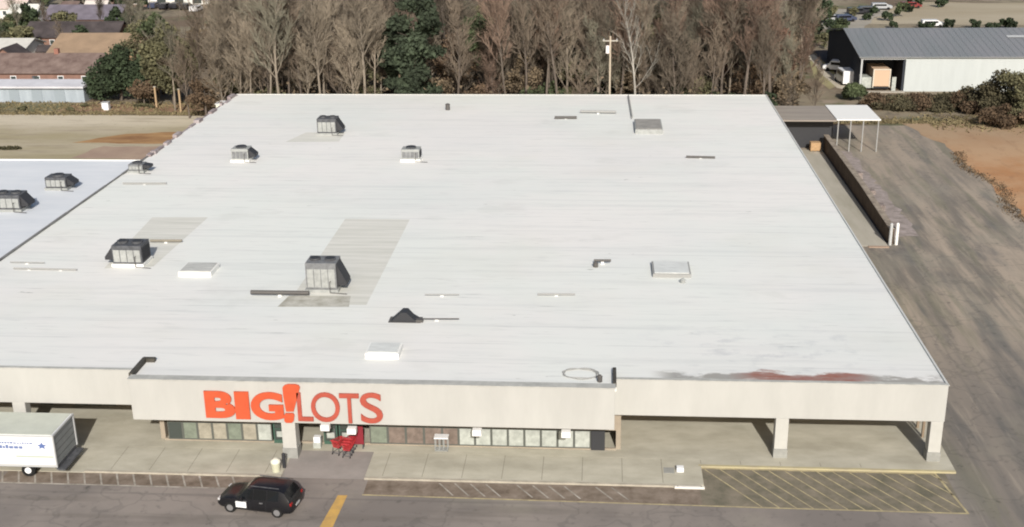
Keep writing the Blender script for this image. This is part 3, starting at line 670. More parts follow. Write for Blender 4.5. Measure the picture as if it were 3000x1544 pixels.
# box truck, rear to the right, cab out of the picture
tk = thing('box_truck', 'white box truck with faded blue lettering parked at the kerb on the left', 'truck', (-37.2, 64.45, 0))
x1 = 3.95; x0 = -3.6; y0 = -1.5; y1 = 1.5; zb = .78; zt = 2.96
b = MB(); b.box(x0, x1, y0, y1, zb, zt); bx = b.build('cargo_box', WHITE, tk, bevel=.03)
b = MB(); b.box(x0 + .05, x1 - .05, y0 + .05, y1 - .05, zt + .002, zt + .03); b.build('roof', TRTOP, tk)
b = MB(); b.box(x1 + .002, x1 + .05, y0 + .1, y1 - .1, zb + .1, zt - .12); dr = b.build('rear_door', TRREAR, tk)
b = MB()
for zz in (1.3, 1.75, 2.2, 2.6): b.box(x1 + .051, x1 + .06, y0 + .15, y1 - .15, zz, zz + .03)
b.build('door_seam', HVACM, dr)
b = MB(); b.box(x1 + .02, x1 + .1, y0 - .03, y0 + .09, zb, zt + .01).box(x1 + .02, x1 + .1, y1 - .09, y1 + .03, zb, zt + .01).box(x1 + .02, x1 + .1, y0 + .09, y1 - .09, zt - .1, zt + .01); b.build('door_frame', LGREY, tk)
b = MB(); b.box(x1 + .05, x1 + .5, y0 + .1, y1 - .1, .5, .6).box(x1 - .1, x1 + .05, y0 + .2, y1 - .2, .5, zb - .002); b.build('bumper', HVACM, tk)
b = MB(); b.box(x0, x1 - .1, -.5, -.4, .5, zb - .002).box(x0, x1 - .1, .4, .5, .5, zb - .002).box(-5.6, x0, -.5, .5, .45, .6); b.build('chassis', HVACD, tk)
b = MB(); b.box(x0 + .02, x1 - .02, y0 - .025, y0 - .002, zb, zb + .16).box(x0 + .02, x1 - .02, y0 - .025, y0 - .002, zt - .12, zt - .01); b.build('rail', LGREY, tk)
b = MB(); b.box(1.5, 3.9, y0 - .012, y0 - .002, 1.42, 1.56); b.build('stripe', mat('sage_stripe', (0.42, 0.46, 0.40), .6), tk)
# illegible faded lettering: broken blue strokes, two lines and an emblem
b = MB(); rl = random.Random(5)
xx = -1.5
while xx < 2.0:
    ww = rl.uniform(.12, .3); b.box(xx, xx + ww, y0 - .014, y0 - .004, 2.02, 2.02 + rl.uniform(.16, .26)); xx += ww + .05
xx = .2
while xx < 2.6:
    ww = rl.uniform(.08, .2); b.box(xx, xx + ww, y0 - .014, y0 - .004, 2.36, 2.36 + rl.uniform(.07, .12)); xx += ww + .05
b.build('lettering', mat('faded_blue', (0.13, 0.18, 0.34), .6), tk)
b = MB(); b.prism([(0, 0), (1, 0), (1, 1)], 0, 1); b.v = []; b.f = []
pts = []
for i in range(10):
    a = math.pi / 2 + i * math.pi / 5; r_ = .26 if i % 2 == 0 else .12; pts.append((3.25 + 1.25 * r_ * math.cos(a), 2.24 + r_ * math.sin(a)))
b.ext(pts, 'y', y0 - .016, y0 - .004); b.build('emblem', BLUE, tk)
for x in (2.05, -4.9):
    for s_ in (-1, 1):
        b = MB(); b.tube((x, s_ * 1.0, .44), (x, s_ * 1.36, .44), .43, k=22); wv = b.build('wheel', TYRE, tk)
        b = MB(); b.tube((x, s_ * 1.361, .44), (x, s_ * 1.40, .44), .21, k=14); b.build('rim', WHITE, wv)
b = MB(); b.ext([(-5.9, .45), (-3.7, .45), (-3.7, 2.3), (-4.6, 2.35), (-5.2, 1.45), (-5.85, 1.3)], 'y', -1.05, 1.05); cb = b.build('cab', WHITE, tk, bevel=.05)
b = MB(); b.quad((-4.68, -.9, 2.27), (-4.68, .9, 2.27), (-5.17, .9, 1.53), (-5.17, -.9, 1.53)); b.v = [(x - .02, y, z + .012) for x, y, z in b.v]; b.build('windscreen', CGLASS, cb)
for s_ in (-1, 1): b = MB(); b.box(-4.75, -4.0, s_ * 1.055 - .005, s_ * 1.055 + .005, 1.5, 2.15); b.build('side_window', CGLASS, cb)

# ------------------------------------------------------------------ things before the entrance
def cart(x, y, rz, label, z=SL + .004):
    t = thing('shopping_cart', label, 'shopping cart', (x, y, z), rz, 'red shopping carts by the entrance')
    b = MB(); r = .022
    top = [(-.30, -.26, 1.0), (-.30, .26, 1.0), (.62, .20, .86), (.62, -.20, .86)]; bot = [(-.22, -.2, .5), (-.22, .2, .5), (.55, .16, .55), (.55, -.16, .55)]
    for i in range(4): b.tube(top[i], top[(i + 1) % 4], r, k=5).tube(bot[i], bot[(i + 1) % 4], r, k=5).tube(top[i], bot[i], r, k=5)
    for i in range(4):
        A, B_, C_, D_ = (Vector(top[i]), Vector(top[(i + 1) % 4]), Vector(bot[i]), Vector(bot[(i + 1) % 4]))
        for k in range(1, 7): b.tube(A.lerp(B_, k / 7), C_.lerp(D_, k / 7), .011, k=4)
        for k in range(1, 4): b.tube(A.lerp(C_, k / 4), B_.lerp(D_, k / 4), .011, k=4)
    for k in range(1, 6): b.tube(Vector(bot[0]).lerp(Vector(bot[3]), k / 6), Vector(bot[1]).lerp(Vector(bot[2]), k / 6), .011, k=4)
    b.build('basket', REDR, t)
    b = MB(); b.tube((-.42, -.26, 1.03), (-.42, .26, 1.03), .03, k=8).tube((-.42, -.26, 1.03), top[0], .018, k=5).tube((-.42, .26, 1.03), top[1], .018, k=5); b.build('handle', REDR, t)
    b = MB(); b.tube((-.26, -.22, .48), (-.3, -.24, .12), .02, k=5).tube((-.26, .22, .48), (-.3, .24, .12), .02, k=5).tube((-.3, -.24, .14), (.5, -.18, .14), .02, k=5).tube((-.3, .24, .14), (.5, .18, .14), .02, k=5).tube((.5, -.18, .14), (.5, .18, .14), .02, k=5).tube((-.3, -.24, .14), (-.3, .24, .14), .02, k=5); b.build('frame', HVACM, t)
    for p in ((-.3, -.24), (-.3, .24), (.5, -.18), (.5, .18)):
        b = MB(); b.tube((p[0], p[1] - .015, .065), (p[0], p[1] + .015, .065), .063, k=10); b.build('wheel', TYRE, t)
    return t
q0 = G(1003, 1338)
c0 = cart(-15.75, 66.4, R(82), 'nearest of the red carts nested before the store entrance')
for i, (lb) in enumerate(('second of the nested red carts, counting from the kerb side', 'third of the nested red carts, close to the shop wall', 'red cart standing left of the nested row, turned slightly')):
    c = copy_tree(c0); c['label'] = lb
    c.location = (-15.70 + .03 * i, 66.75 + .36 * i, SL + .004)
    if i == 2: c.location = (-16.45, 66.75, SL + .004); c.rotation_euler.z = R(68)
# red poster stand
t = thing('display_stand', 'dark red display board beside the shop doors, above the red carts', 'display', (-15.35, 67.55, SL + .004))
b = MB(); b.box(-.4, .4, -.04, .04, .25, 1.5); b.build('board', mat('board_red', (0.20, 0.02, 0.03), .6), t)
b = MB(); b.box(-.4, -.34, -.2, .2, 0, .25).box(.34, .4, -.2, .2, 0, .25); b.build('foot', HVACM, t)
# crates / white goods on show between the doors
for (x, w_, h, m, lb) in ((-17.95, .5, .8, PAN_P, 'pale boxed goods stacked left of the shop doors'), (-15.95, .35, .75, mat('goods_green', (.10, .2, .13), .7), 'green boxed goods standing by the red display board')):
    t = thing('goods_stack', lb, 'goods', (x, 67.45, SL + .004))
    b = MB(); b.box(-w_/2, w_/2, -.2, .2, 0, h * .5); b.build('box', m, t, bevel=.02)
    b = MB(); b.box(-w_/2 + .04, w_/2 - .02, -.18, .2, h * .5 + .003, h); b.build('box', WHITE, t, bevel=.02)
# bin at the ramp corner
q = G(829, 1388)
t = thing('litter_bin', 'cream topped litter bin at the sidewalk edge behind the black car', 'bin', (-19.85, 64.3, SL))
b = MB(); b.tube((0, 0, 0), (0, 0, .62), .24, .29, k=16); b.build('bin_body', mat('bin_cream', (0.55, 0.54, 0.40), .7), t)
b = MB(); b.tube((0, 0, .62), (0, 0, .72), .32, .30, k=16).tube((0, 0, .72), (0, 0, .86), .30, .12, k=16); b.build('lid', mat('bin_lid', (0.7, 0.69, 0.58), .6), t)
t = thing('bollard', 'black bollard on the sidewalk between the cream bin and the pillar', 'bollard', (-19.45, 64.75, SL))
b = MB(); b.tube((0, 0, 0), (0, 0, .95), .11, k=12); b.build('post', HVACD, t)
b = MB(); b.tube((0, 0, .95), (0, 0, 1.02), .12, .05, k=12); b.build('cap', HVACD, t)
t = thing('propane_cage', 'small grey cage with a white top on the sidewalk by the brown windows', 'cage', (-9.9, 67.5, SL + .004))
b = MB()
for x in (-.4, -.13, .13, .4):
    b.box(x - .02, x + .02, -.25, -.21, 0, .9).box(x - .02, x + .02, .21, .25, 0, .9)
b.box(-.42, .42, -.25, .25, .02, .06); b.build('cage_bars', HVACL, t)
b = MB(); b.box(-.45, .45, -.28, .28, .9, .98); b.build('top', WHITE, t)
t = thing('manhole', 'pale utility cover and small white marker on the sidewalk left of the yellow kerb', 'utility box', tuple(G(1992, 1385)))
b = MB(); b.box(-.22, .22, -.2, .2, 0.1, .42); b.build('cabinet', WHITE, t, bevel=.03)
b = MB(); b.box(-1.0, -.35, -.35, .35, .1, .16); b.build('pad', COLB, t)
# white flattened wheel stop below the hatching
q = G(2020, 1432)
t = thing('wheel_stop', 'long white concrete wheel stop in the hatched fire lane', 'wheel stop', (q.x, q.y, .03))
b = MB(); b.ext([(-.1, 0), (.1, 0), (.07, .13), (-.07, .13)], 'x', -.9, .9); b.build('stop_block', mat('stop_white', (.6, .58, .53), .8), t, bevel=.01)
b = MB(); b.tube((-.7, 0, .131), (-.7, 0, .15), .03).tube((.7, 0, .131), (.7, 0, .15), .03); b.build('pin', HVACM, t)

# ------------------------------------------------------------------ loading dock on the right
dk = thing('loading_dock', 'sunken concrete loading ramp with a dark retaining wall along the right side of the store', 'loading dock', (25, 128, 0))
b = MB(); b.box(21.33, 27.3, 109.4, 146.5, 0.0, .06); part(b, 'ramp_floor', mat('dock_concrete', (0.33, 0.31, 0.25), .9, col2=(0.44, 0.41, 0.35), scale=.4, stretch=(1, .2, 1)), dk)
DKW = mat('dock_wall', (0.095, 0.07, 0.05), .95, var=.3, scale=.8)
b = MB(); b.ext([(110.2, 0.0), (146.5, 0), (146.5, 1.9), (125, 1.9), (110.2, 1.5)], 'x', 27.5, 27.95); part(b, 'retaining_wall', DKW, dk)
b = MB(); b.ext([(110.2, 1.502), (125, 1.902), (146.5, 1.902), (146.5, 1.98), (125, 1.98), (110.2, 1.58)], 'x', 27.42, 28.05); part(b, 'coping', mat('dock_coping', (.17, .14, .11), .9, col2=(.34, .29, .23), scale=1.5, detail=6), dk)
b = MB(); b.box(27.3, 27.5, 109.8, 146.5, 0, .05); part(b, 'shade_gutter', HVACD, dk)  # gutter along the foot of the dock wall
b = MB(); b.box(25.4, 27.3, 109.0, 109.4, 0, .1); part(b, 'ramp_edge', PINKD, dk)
for x, y, m, lb in ((28.15, 110.0, CURBW, 'white bollard at the near end of the dock wall, right one'), (27.55, 109.9, LGREY, 'pale bollard at the near end of the dock wall, left one')):
    t = thing('bollard', lb, 'bollard', (x, y, 0), 0, 'bollards at the dock wall')
    b = MB(); b.tube((0, 0, 0), (0, 0, 2.1), .15, k=12); b.build('post', m, t)
    b = MB(); b.tube((0, 0, 2.1), (0, 0, 2.2), .15, .05, k=12); b.build('cap', m, t)
cn = thing('canopy', 'flat dock canopy with a brown left half and a bright white right half', 'canopy', (28, 150, 0))
b = MB(); b.box(21.35, 28.7, 145.6, 153.8, 3.8, 4.0); part(b, 'brown_roof', mat('canopy_brown', (0.24, 0.21, 0.185), .9, col2=(.30, .27, .23), scale=.5, stretch=(.3, 2, 1)), cn)
b = MB(); b.box(28.72, 34.0, 145.6, 153.9, 3.95, 4.1); part(b, 'white_roof', CURBW, cn)
b = MB(); b.box(21.35, 28.7, 147.6, 153.8, 0, 3.8); part(b, 'back_room', HVACD, cn)
for x in (28.9, 30.4, 31.9, 33.7):
    b = MB(); b.box(x, x + .13, 145.7, 145.83, 0, 3.94); part(b, 'post', PIPEG, cn)
for x, y, lb in ((26.4, 147.0, 'brown timber crate under the near edge of the dock canopy'),):
    t = thing('crate', lb, 'crate', (x, y - 1.0, .06)); b = MB(); b.box(-.6, .6, -.5, .5, .1, 1.1); b.build('crate_body', mat('crate_tan', (.40, .26, .14), .9, var=.2, scale=2), t, bevel=.02)
    b = MB()
    for k in (-.5, 0, .5): b.box(k - .06, k + .06, -.54, .54, 0, .1)
    b.build('pallet', mat('pallet_wood', (.25, .18, .1), .9), t)
sheet('gravel_strip', rough_poly([(28.1, 112), (31.2, 113), (30.6, 146), (28.1, 146)], 1.2, .35, 31), 0.03, mat('gravel', (.20, .17, .15), 1, col2=(.36, .31, .29), scale=1.1, detail=8))
for i, (x, y, w_, d_, h, lb) in enumerate(((29.0, 121.5, 1.0, 1.2, .7, 'stack of weathered pallets beside the dock wall, nearest the bollards'), (29.2, 127.5, 1.1, 1.2, .45, 'low stack of weathered pallets beside the middle of the dock wall'), (28.9, 133.0, 1.0, 1.2, .9, 'tallest stack of weathered pallets beside the dock wall, toward the canopy'))):
    t = thing('pallet_stack', lb, 'pallets', (x, y, .03), .1 * i)
    n_ = int(h / .15)
    for k in range(n_):
        b = MB()
        for q in range(6): b.box(-w_/2 + q * w_/6 + .02, -w_/2 + (q + 1) * w_/6 - .03, -d_/2, d_/2, k * .15 + .10, k * .15 + .125)
        for q in (-.5, -.06, .38): b.box(-w_/2, w_/2, q * d_, q * d_ + .1, k * .15, k * .15 + .098)
        b.build('pallet', mat('old_pallet', (.25, .21, .19), .95, var=.3, scale=2) if k == 0 else bpy.data.materials['old_pallet'], t)
# ------------------------------------------------------------------ warehouse behind on the right
wh = thing('warehouse', 'big white walled warehouse with a grey metal roof and an open bay', 'warehouse', (56, 190, 0))
WX1 = 78.0
METR = mat('metal_roof', (0.165, 0.18, 0.185), .5, col2=(0.205, 0.205, 0.215), scale=.15, detail=6, stretch=(1, .3, 1))
b = MB(); b.ext([(182.5, 5.3), (196.5, 7.5), (210.5, 5.3), (210.5, 5.15), (196.5, 7.32), (182.5, 5.12)], 'x', 38.6, WX1); part(b, 'roof', METR, wh)
b = MB()
for i in range(38):
    x = 39.1 + i * 1.03; b.quad((x, 182.5, 5.3), (x + .06, 182.5, 5.3), (x + .06, 196.5, 7.5), (x, 196.5, 7.5)); b.v[-4:] = [(p[0], p[1], p[2] + .05) for p in b.v[-4:]]
part(b, 'roof_rib', mat('roof_rib', (.23, .245, .25), .5), wh)
b = MB(); b.box(45.6, WX1 - .2, 182.85, 183.1, 0, 5.1).box(WX1 - .4, WX1 - .2, 183.1, 210, 0, 5.1).box(38.9, WX1 - .4, 209.8, 210, 0, 5.1); part(b, 'wall', mat('warehouse_white', (.43, .46, .455), .6, var=.04, scale=.4, stretch=(3, 1, .5)), wh)
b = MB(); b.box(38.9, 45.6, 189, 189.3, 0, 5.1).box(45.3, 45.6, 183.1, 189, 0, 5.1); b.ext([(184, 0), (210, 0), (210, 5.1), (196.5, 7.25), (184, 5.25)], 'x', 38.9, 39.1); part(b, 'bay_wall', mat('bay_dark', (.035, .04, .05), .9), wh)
b = MB(); b.box(39.0, 39.25, 182.9, 183.15, 0, 5.1).box(38.9, 45.6, 182.8, 183.0, 4.85, 5.1); part(b, 'bay_frame', LGREY, wh)
b = MB(); b.box(43.9, 44.5, 183.3, 183.4, 0, 2.1); part(b, 'door', PAN_P, wh)
b = MB()
b.quad((62.8, 191.4, 6.78), (67.5, 191.4, 6.78), (67.5, 192.4, 6.94), (62.8, 192.4, 6.94)); part(b, 'skylight', LGREY, wh)
b = MB(); b.box(38.9, 45.6, 181.8, 182.8, 0, .12); part(b, 'apron', CONC, wh)
# beige box truck in the bay
bt = thing('box_truck', 'beige box truck backed into the open warehouse bay', 'truck', (42.3, 184.6, 0))
b = MB(); b.box(-1.25, 1.25, -1.4, 4, .7, 3.3); b.build('cargo_box', mat('beige_panel', (.50, .36, .25), .7), bt, bevel=.03)
b = MB(); b.box(-1.3, -1.15, -1.46, -1.402, .6, 3.35).box(1.15, 1.3, -1.46, -1.402, .6, 3.35).box(-1.15, 1.15, -1.46, -1.402, 3.2, 3.35); b.build('door_frame', mat('pale_frame', (.55, .5, .42), .6), bt)
b = MB(); b.box(-1.1, 1.1, -1.5, -1.4, .45, .6); b.build('bumper', HVACD, bt)
for s_ in (-1, 1):
    b = MB(); b.tube((s_ * .8, -.4, .42), (s_ * 1.15, -.4, .42), .42, k=14); b.build('wheel', TYRE, bt)

# simple distant vehicles
def far_van(name, label, cat, x, y, rz, L, Wd, H, m, group=None):
    t = thing(name, label, cat, (x, y, 0), rz, group)
    b = MB(); b.ext([(-L/2, .35), (L/2, .35), (L/2, .9), (L * .32, 1.05), (L * .2, H), (-L/2 + .05, H), (-L/2, 1.0)], 'y', -Wd/2, Wd/2); b.build('body', m, t, bevel=.06)
    b = MB()
    b.box(-L * .4, L * .2, -Wd/2 - .01, -Wd/2 - .004, H * .62, H * .88); b.build('side_window', CGLASS, t); b = MB(); b.box(-L * .4, L * .2, Wd/2 + .004, Wd/2 + .01, H * .62, H * .88); b.build('side_window', CGLASS, t)
    b = MB(); b.quad((L * .33, -Wd * .44, 1.08), (L * .33, Wd * .44, 1.08), (L * .215, Wd * .42, H - .05), (L * .215, -Wd * .42, H - .05)); b.build('windscreen', CGLASS, t)
    for fx in (-.3, .3):
        for s_ in (-1, 1):
            b = MB(); b.tube((fx * L, s_ * (Wd/2 - .2), .33), (fx * L, s_ * (Wd/2 + .03), .33), .33, k=10); b.build('wheel', TYRE, t)
    return t
far_van('van', 'white van in the dark yard left of the warehouse, the nearer white vehicle', 'van', *G(2474, 243)[:2], R(95), 5.2, 2.0, 2.3, WHITE)
far_van('van', 'small white van in the dark yard left of the warehouse, the farther one', 'van', *G(2450, 208)[:2], R(160), 4.2, 1.8, 1.8, WHITE)
far_van('van', 'pale green white van by the warehouse bay post', 'van', *G(2533, 258)[:2], R(90), 3.6, 1.9, 2.0, PAN_P)
CARC = [('black', mat('far_black', (.03, .03, .035), .3)), ('white', mat('far_white', (.65, .65, .65), .3)), ('silver', mat('far_silver', (.35, .36, .37), .3)), ('dark red', mat('far_red', (.2, .04, .04), .3)), ('navy', mat('far_navy', (.05, .06, .1), .3))]
protos = {}
def far_car(ci, px, py, rz, label):
    n, m = CARC[ci]; q = G(px, py)
    if ci not in protos:
        t = far_van('parked_car', label, 'car', q.x, q.y, rz, 4.4, 1.8, 1.45, m, 'cars parked far off behind the warehouse'); protos[ci] = t
    else:
        t = copy_tree(protos[ci]); t['label'] = label; t.location = (q.x, q.y, 0); t.rotation_euler.z = rz
for ci, px, py, rz, lb in ((2, 2440, 62, .3, 'silver car on the far lot, left of the navy one'), (4, 2476, 63, .2, 'navy car on the far lot beside the silver one'), (0, 2512, 42, .1, 'black car at the far lot back row, left end'), (0, 2545, 38, 0, 'black car at the far lot back row, second from left'), (2, 2582, 28, 0, 'silver car at the far lot back row, third from left'), (3, 2668, 24, .2, 'dark red car alone in the tan field beyond the warehouse'), (1, 2731, 79, 0, 'white car showing just above the warehouse roof edge')):
    far_car(ci, px, py, rz, lb)

# ------------------------------------------------------------------ houses and sheds on the left
def house(name, label, cat, x0, x1, y0, y1, h, rh, wallm, roofm, chim=False, ridge='x', win=True):
    t = thing(name, label, cat, ((x0 + x1) / 2, (y0 + y1) / 2, 0)); W2 = (x1 - x0) / 2; D2 = (y1 - y0) / 2
    b = MB(); b.box(-W2, W2, -D2, D2, 0, h)
    if ridge == 'x': b.ext([(-D2, h), (D2, h), (0, h + rh)], 'x', -W2, W2)
    else: b.ext([(-W2, h), (W2, h), (0, h + rh)], 'y', -D2, D2)
    b.build('wall', wallm, t)
    b = MB(); o = .4; k = .18
    if ridge == 'x':
        s_ = rh / D2; b.ext([(-D2 - o, h - o * s_ + .03), (0, h + rh + .03), (D2 + o, h - o * s_ + .03), (D2 + o, h - o * s_ + k), (0, h + rh + k), (-D2 - o, h - o * s_ + k)], 'x', -W2 - o, W2 + o)
    else:
        s_ = rh / W2; b.ext([(-W2 - o, h - o * s_ + .03), (0, h + rh + .03), (W2 + o, h - o * s_ + .03), (W2 + o, h - o * s_ + k), (0, h + rh + k), (-W2 - o, h - o * s_ + k)], 'y', -D2 - o, D2 + o)
    rf = b.build('roof', roofm, t)
    if chim: b = MB(); b.box(W2 * .3, W2 * .3 + .7, -.35, .35, h + rh * .5, h + rh + .9); b.build('chimney', mat('chimney_brick', (.25, .12, .09), .9), rf)
    if win:
        n = max(2, int(W2 / 1.8))
        for i in range(n):
            x = -W2 + (i + .5) * 2 * W2 / n
            b = MB(); b.box(x - .5, x + .5, -D2 - .05, -D2 - .002, h * .35, h * .78); wv = b.build('window', WHITE, t)
            b = MB(); b.box(x - .4, x + .4, -D2 - .065, -D2 - .052, h * .39, h * .74); b.build('pane', GLASS, wv)
        b = MB(); b.box(W2 * .1, W2 * .1 + .95, -D2 - .06, -D2 - .003, 0, h * .78); b.build('door', HVACM, t)
    return t
BRR = mat('brown_shingle', (.11, .075, .065), .95, col2=(.20, .15, .13), scale=.6, detail=6)
DKR = mat('dark_shingle', (.06, .05, .05), .95, var=.3, scale=.5)
TANR = mat('tan_roof', (.31, .22, .145), .95, col2=(.23, .165, .11), scale=.35, detail=6)
PURR = mat('slate_roof', (.14, .125, .15), .95, var=.2, scale=.5)
WHW = mat('house_white', (.6, .59, .55), .8, var=.05, scale=.5); BRW = mat('house_brick', (.22, .13, .10), .9, var=.15, scale=1)
def hx(px, py): return G(px, py)
# blue grey long shed
a = G(-10, 303); c = G(243, 303)
SHR = mat('blue_metal', (.26, .30, .335), .5, col2=(.38, .43, .47), scale=.35, detail=4, stretch=(1.6, .3, .3))
t = thing('storage_shed', 'long low blue grey metal shed at the left edge behind the tan lot', 'shed', ((a.x + c.x) / 2 - 6, 175.5, 0))
W2 = (c.x - a.x) / 2 + 6
b = MB(); b.box(-W2, W2, -1.7, 4, 0, 2.2); b.build('wall', SHR, t)
b = MB(); b.ext([(-2.2, 2.21), (4.3, 2.21), (4.3, 2.35), (1.2, 3.0), (-2.2, 2.5)], 'x', -W2 - .2, W2 + .2); b.build('roof', mat('shed_roof', (.5, .5, .53), .6, var=.1, scale=.5), t)
for i in range(6):
    x = -W2 + 3 + i * (2 * W2 - 4) / 6; b = MB(); b.box(x, x + 1.6, -1.76, -1.702, 0.1, 1.9); b.build('door', mat('shed_door', (.25, .29, .32), .6), t)
house('house', 'brown roofed long house just behind the blue grey shed', 'house', -104, -80.5, 184.5, 193, 2.6, 2.2, BRW, BRR, True)
house('house', 'house with a dark pointed gable roof at the left between brown and tan roofs', 'house', -103.5, -96.5, 193.8, 198.5, 2.4, 2.4, BRW, DKR, False, 'y')
house('barn', 'wide tan orange roofed building left of the dark round evergreen', 'building', -95.5, -80.5, 200.5, 214, 2.8, 2.4, mat('barn_wall', (.30, .2, .12), .9), TANR)
house('house', 'pale grey house left of the tan roofed building', 'house', -109, -101.5, 204.0, 212, 3.0, 1.2, WHW, mat('pale_roof', (.5, .49, .45), .8, var=.1, scale=.5))
house('house', 'house with a long slate purple roof in the upper left distance', 'house', -117, -101, 246, 255, 2.4, 2.2, BRW, PURR)
house('house', 'dark brown roofed house between the slate roof and the tan roof', 'house', -110, -92, 222, 230, 2.4, 2.2, BRW, DKR)
house('house', 'tiny pale house at far left below the top edge', 'house', -128.5, -122.5, 254, 259, 2.6, 1.4, WHW, mat('white_roof', (.6, .6, .55), .8))
house('house', 'tiny pinkish white house nearest the top left corner', 'house', -135, -129, 262, 267, 2.6, 1.4, WHW, mat('pinkish_roof', (.5, .42, .38), .8))
house('house', 'small white house right above the slate purple roof', 'house', -113.5, -109, 258.5, 263, 2.6, 1.6, WHW, mat('cream_roof', (.55, .5, .46), .8))
fw = thing('fence', 'long white fence behind the tan roofed building', 'fence', tuple(G(190, 132)))
b = MB()
for i in range(7): b.box(i * 2.2, i * 2.2 + .15, -.08, .08, 0, 1.6)
b.build('post', WHW, fw); b = MB(); b.box(0, 13.3, -.03, .03, .3, 1.5); b.build('board', WHW, fw)
for i, (px, py, w_, d_, h, m, lb) in enumerate(((240, 236, 3.2, 2.0, 1.8, WHW, 'small pale shed before the brown long house'), (60, 165, 4, 3, 2.2, WHW, 'small white shed beside the pale grey house'), (330, 70, 3, 3, 2.2, DKR, 'small dark shed at the end of the slate roof'), (215, 45, 3.4, 3, 2.4, WHW, 'small white garage left of the slate roof top'), (140, 178, 3, 2.4, 2, CONC, 'small grey shed left of the tan roof'))):
    q = G(px, py); house('shed', lb, 'shed', q.x - w_/2, q.x + w_/2, q.y - d_/2, q.y + d_/2, h, .7, m, (BRR, DKR, PURR)[i % 3], win=False)
# far white commercial building with dark cars before it
t = thing('store_building', 'long pale commercial building at the top edge beyond the left trees', 'building', (-90, 291, 0))
b = MB(); b.box(-25, 19, -4, 14, 0, 4.2); b.build('wall', WHW, t)
b = MB(); b.box(-25.3, 19.3, -4.4, 14.3, 4.2, 4.6); b.build('roof', mat('far_roof', (.6, .62, .6), .7), t)
for i in range(9):
    b = MB(); b.box(-22 + i * 4.4, -19.8 + i * 4.4, -4.06, -4.002, .2, 2.6); b.build('window', GLASS, t)
for i, (ci, px, py) in enumerate(((0, 368, 22), (4, 452, 24), (0, 484, 26), (0, 515, 25), (0, 545, 27), (1, 575, 34))):
    n, m = CARC[ci]; far_car(ci, px, py, R(90), ('black car before the far pale building, left end of its row', 'navy car before the far pale building', 'black car before the far pale building, second in the row', 'black car before the far pale building, in the row middle', 'black car before the far pale building, right end of its row', 'white car nearest the trees before the far pale building')[i])
far_w = G(25, 438)
t = thing('weeds', 'dark clump of weeds alone on the tan lot near the left edge', 'weeds', tuple(far_w))
leaf_crown(91, [(0, 0, .1, 1.3, .5, .35), (.9, .2, .1, .8, .4, .25)], 500, .2).build('crown', mat('weed_dark', (.06, .055, .03), 1, var=.4, scale=1), t)
# odds and ends on the verge
t = thing('box', 'small white cabinet on the clay verge before the dark evergreen', 'box', tuple(G(312, 322))); b = MB(); b.box(-.5, .5, -.4, .4, 0, 1.1); b.build('cabinet', WHITE, t, bevel=.04); b = MB(); b.box(-.56, .56, -.46, .46, 1.1, 1.18); b.build('lid', LGREY, t)
t = thing('box', 'white shed box at the rear left corner of the store roof', 'box', (-51.3, 158.6, 0)); b = MB(); b.box(-1.2, 1.2, -1, 1, 0, 3.2); b.build('cabinet', mat('box_cream', (.65, .65, .55), .7), t, bevel=.04); b = MB(); b.box(-1.3, 1.3, -1.1, 1.1, 3.2, 3.3); b.build('lid', WHITE, t)
for px, py, h, lb in ((460, 318, 3.2, 'pale post on the clay verge, left of the rusty post'), (531, 330, 3.4, 'rusty post on the clay verge nearest the roof corner')):
    q = G(px, py); t = thing('post', lb, 'post', tuple(q)); b = MB(); b.box(-.12, .12, -.12, .12, 0, h); b.build('shaft', mat('post_tan', (.35, .25, .15), .8), t); b = MB(); b.box(-.18, .18, -.18, .18, h, h + .1); b.build('cap', CONC, t)
# utility pole in the wood
def upole(px, Y, h, lb, light=True):
    q = V(px, 200, Y); t = thing('utility_pole', lb, 'utility pole', (q.x, Y, 0))
    b = MB(); b.tube((0, 0, 0), (0, 0, h), .16, .11, k=10); b.build('pole', mat('pole_wood', (.42, .36, .28), .9), t)
    b = MB(); b.box(-1.0, 1.0, -.06, .06, h - .7, h - .55); b.build('crossarm', CONC, t)
    b = MB(); b.tube((-.35, -.3, h - 2.2), (-.35, -.3, h - 1.2), .25, k=12); b.build('transformer', mat('pale_can', (.75, .68, .66), .5), t)
    for x in (-.85, .85): b = MB(); b.tube((x, 0, h - .55), (x, 0, h - .35), .06, k=8); b.build('insulator', LGREY, t)
upole(1787, 157.5, 12.4, 'pale utility pole with a white transformer before the brown wood')

